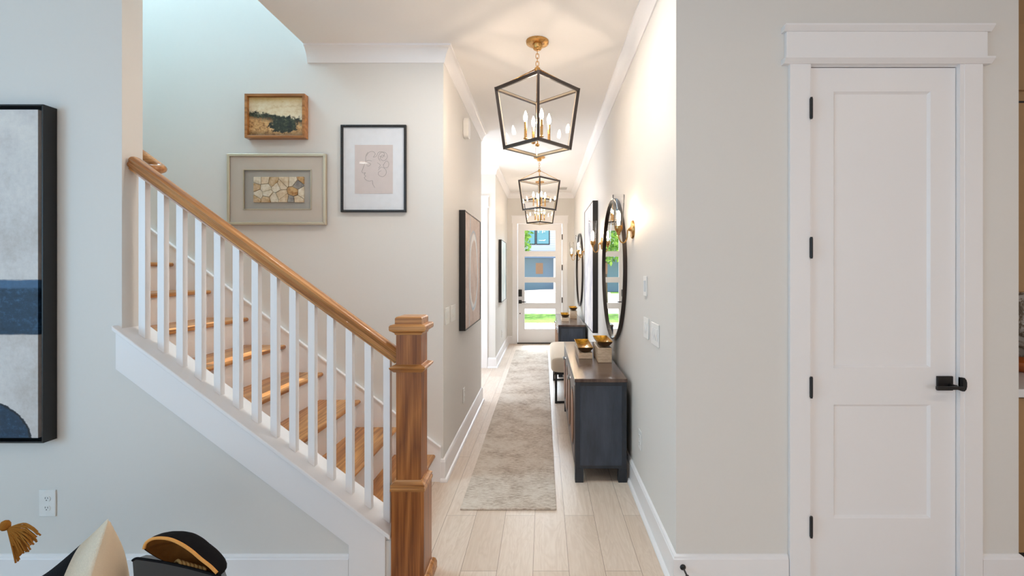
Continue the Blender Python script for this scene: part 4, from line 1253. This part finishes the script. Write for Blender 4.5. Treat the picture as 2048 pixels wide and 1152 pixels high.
# low bench under these things, below the picture
t = thing('low_bench', 'low upholstered bench the pillows lie on, below the picture', 'bench', (-1.75, 1.35, 0))
MB().box(-1.0, 1.0, -.45, .42, .065, .095).build('seat', M_['taupe'], t, bevel=.01)
for sx in (-1, 1):
    for y in (-.4, .37): MB().box(sx * .93 - .02, sx * .93 + .02, y - .02, y + .02, 0, .065).build('leg', M_['black'], t)

# ------------------------------------------------------------------ outside the front door
def mat_grass():
    t = NT('bright_lawn')
    n = t.noise(scale=30, detail=5); n2 = t.noise(scale=1.2, detail=2)
    return t.fin(t.ramp(t.M('ADD', t.M('MULTIPLY', n, .6), t.M('MULTIPLY', n2, .4)), [(.35, lin((96, 140, 52))), (.62, lin((156, 196, 96)))]), .9)
def mat_mulch():
    t = NT('pine_mulch')
    n = t.noise(scale=26, detail=4, rough=.8)
    return t.fin(t.ramp(n, [(.4, lin((90, 58, 48))), (.5, lin((190, 150, 130))), (.62, lin((236, 214, 196)))]), .95)
tag(MB().box(-12, 12, YD + .15, 11.4, -.30, -.02).build('porch_slab', satin('porch_concrete', (214, 208, 200), .8)), 'pale concrete porch outside the front door', 'porch', kind=S)
tag(MB().box(-14, 14, 11.4, 15.0, -.35, -.18).build('mulch_bed', mat_mulch()), 'brown and pink mulch bed beyond the porch', 'mulch', kind='stuff')
tag(MB().box(-30, 30, 15.0, 18.0, -.35, -.18).build('lawn', mat_grass()), 'bright green front lawn seen through the lowest door lite', 'grass', kind='stuff')
tag(MB().box(-40, 40, 18.0, 34, -.35, -.20).build('street', satin('pale_pavement', (226, 218, 208), .85)), 'pale street beyond the lawn', 'street', kind=S)
tag(MB().prism([(-4.0, 34), (30, 34), (30, 44), (4, 44)], -.35, -.1, 'z').build('driveway', satin('pale_gravel', (232, 214, 204), .9)), 'pale sloping ground in front of the neighbouring house', 'ground', kind=S)
tag(MB().box(-60, 60, 34, 80, -.50, -.352).build('ground', mat_grass()), 'ground around the neighbouring house', 'ground', kind=S)
hb = thing('neighbour_house', 'white and blue-grey house across the street seen through the door glass', 'house', (0, 40, 0))
sid = NT('pale_lap_siding'); X, Y, Z = sid.xyz()
fr = sid.M('FRACT', sid.M('MULTIPLY', Z, 5.0)); sidm = sid.fin(sid.mix(sid.step(fr, .93, .05), lin((232, 234, 236)), lin((180, 186, 194))), .7)
MB().box(-12, 14, 0, 8, 2.6, 8.5).build('upper_wall', sidm, hb)
MB().box(-12, 14, 0.5, 8, -.35, 2.6).build('lower_wall', satin('slate_blue_siding', (150, 172, 200), .7), hb)
MB().prism([(-1.2, 2.5), (-1.2, 2.62), (.6, 3.25), (.6, 2.5)], -12, 14, 'x').build('porch_roof', satin('slate_roof', (112, 134, 164), .8), hb)
MB().prism([(-.8, 8.4), (4, 11.5), (8.8, 8.4)], -12.5, 14.5, 'x').build('roof', satin('dark_roof', (90, 98, 112), .8), hb)
for x0, x1, z0, z1 in ((-1.75, -.75, 3.75, 4.9), (-.55, .45, 3.75, 4.9), (3.5, 5.0, 3.75, 4.9), (1.3, 2.6, .2, 2.0)):
    wf = MB().box(x0 - .08, x1 + .08, -.06, .02 if z0 > 2 else .52, z0 - .08, z1 + .08).build('window_frame', M_['black'], hb)
    MB().box(x0, x1, -.09, -.06, z0, z1).build('pane', satin('teal_window', (130, 190, 200), .2), wf)
for x in (-4.2, .95, 3.4): MB().box(x - .12, x + .12, -1.1, -.86, -.35, 2.5).build('porch_column', M_['trim'], hb)
MB().box(-3.2, -2.4, -.1, .5, -.2, 1.1).build('front_crate', satin('blue_panel', (70, 110, 170), .6), hb)
def mat_leaf():
    t = NT('sunlit_leaves'); n = t.noise(scale=4, detail=3)
    return t.fin(t.ramp(n, [(.35, lin((84, 140, 48))), (.6, lin((160, 200, 84)))]), .6)
leafm = mat_leaf(); barkm = satin('tree_bark', (110, 92, 78), .9)
def tree(x, y, h, r, label, seed, g='young trees outside'):
    t = thing('leafy_tree', label, 'tree', (x, y, -.17), group=g)
    rr = random.Random(seed)
    MB().tube([(0, 0, 0), (.03, 0, h * .4), (0, .02, h * .8)], [.07, .05, .02], 8).build('trunk', barkm, t, smooth=True)
    m = MB()
    for i in range(1500):
        a = rr.uniform(0, 2 * PI); ph = rr.uniform(-1, 1); q = r * rr.uniform(.35, 1) ** .6
        s_ = math.sqrt(1 - ph * ph)
        c_ = Vector((q * s_ * math.cos(a), q * s_ * math.sin(a), h * .68 + ph * q * 1.35))
        d1 = Vector((rr.uniform(-1, 1), rr.uniform(-1, 1), rr.uniform(-1, 1))).normalized(); d2 = d1.cross(Vector((rr.uniform(-1, 1), rr.uniform(-1, 1), rr.uniform(-1, 1)))).normalized()
        L_ = rr.uniform(.07, .13)
        m.b.faces.new([m.b.verts.new(c_ + v) for v in (d1 * L_, d2 * L_ * .45, -d1 * L_, -d2 * L_ * .45)])
    m.build('foliage', leafm, t)
tree(-1.25, 17.2, 4.4, .85, 'leafy tree at the left side of the door glass', 4)
tree(3.4, 17.4, 4.8, 1.2, 'leafy tree standing to the right of the doorway, outside', 9)
tree(-5.0, 17.0, 5.5, 1.6, 'larger leafy tree farther left outside', 12)
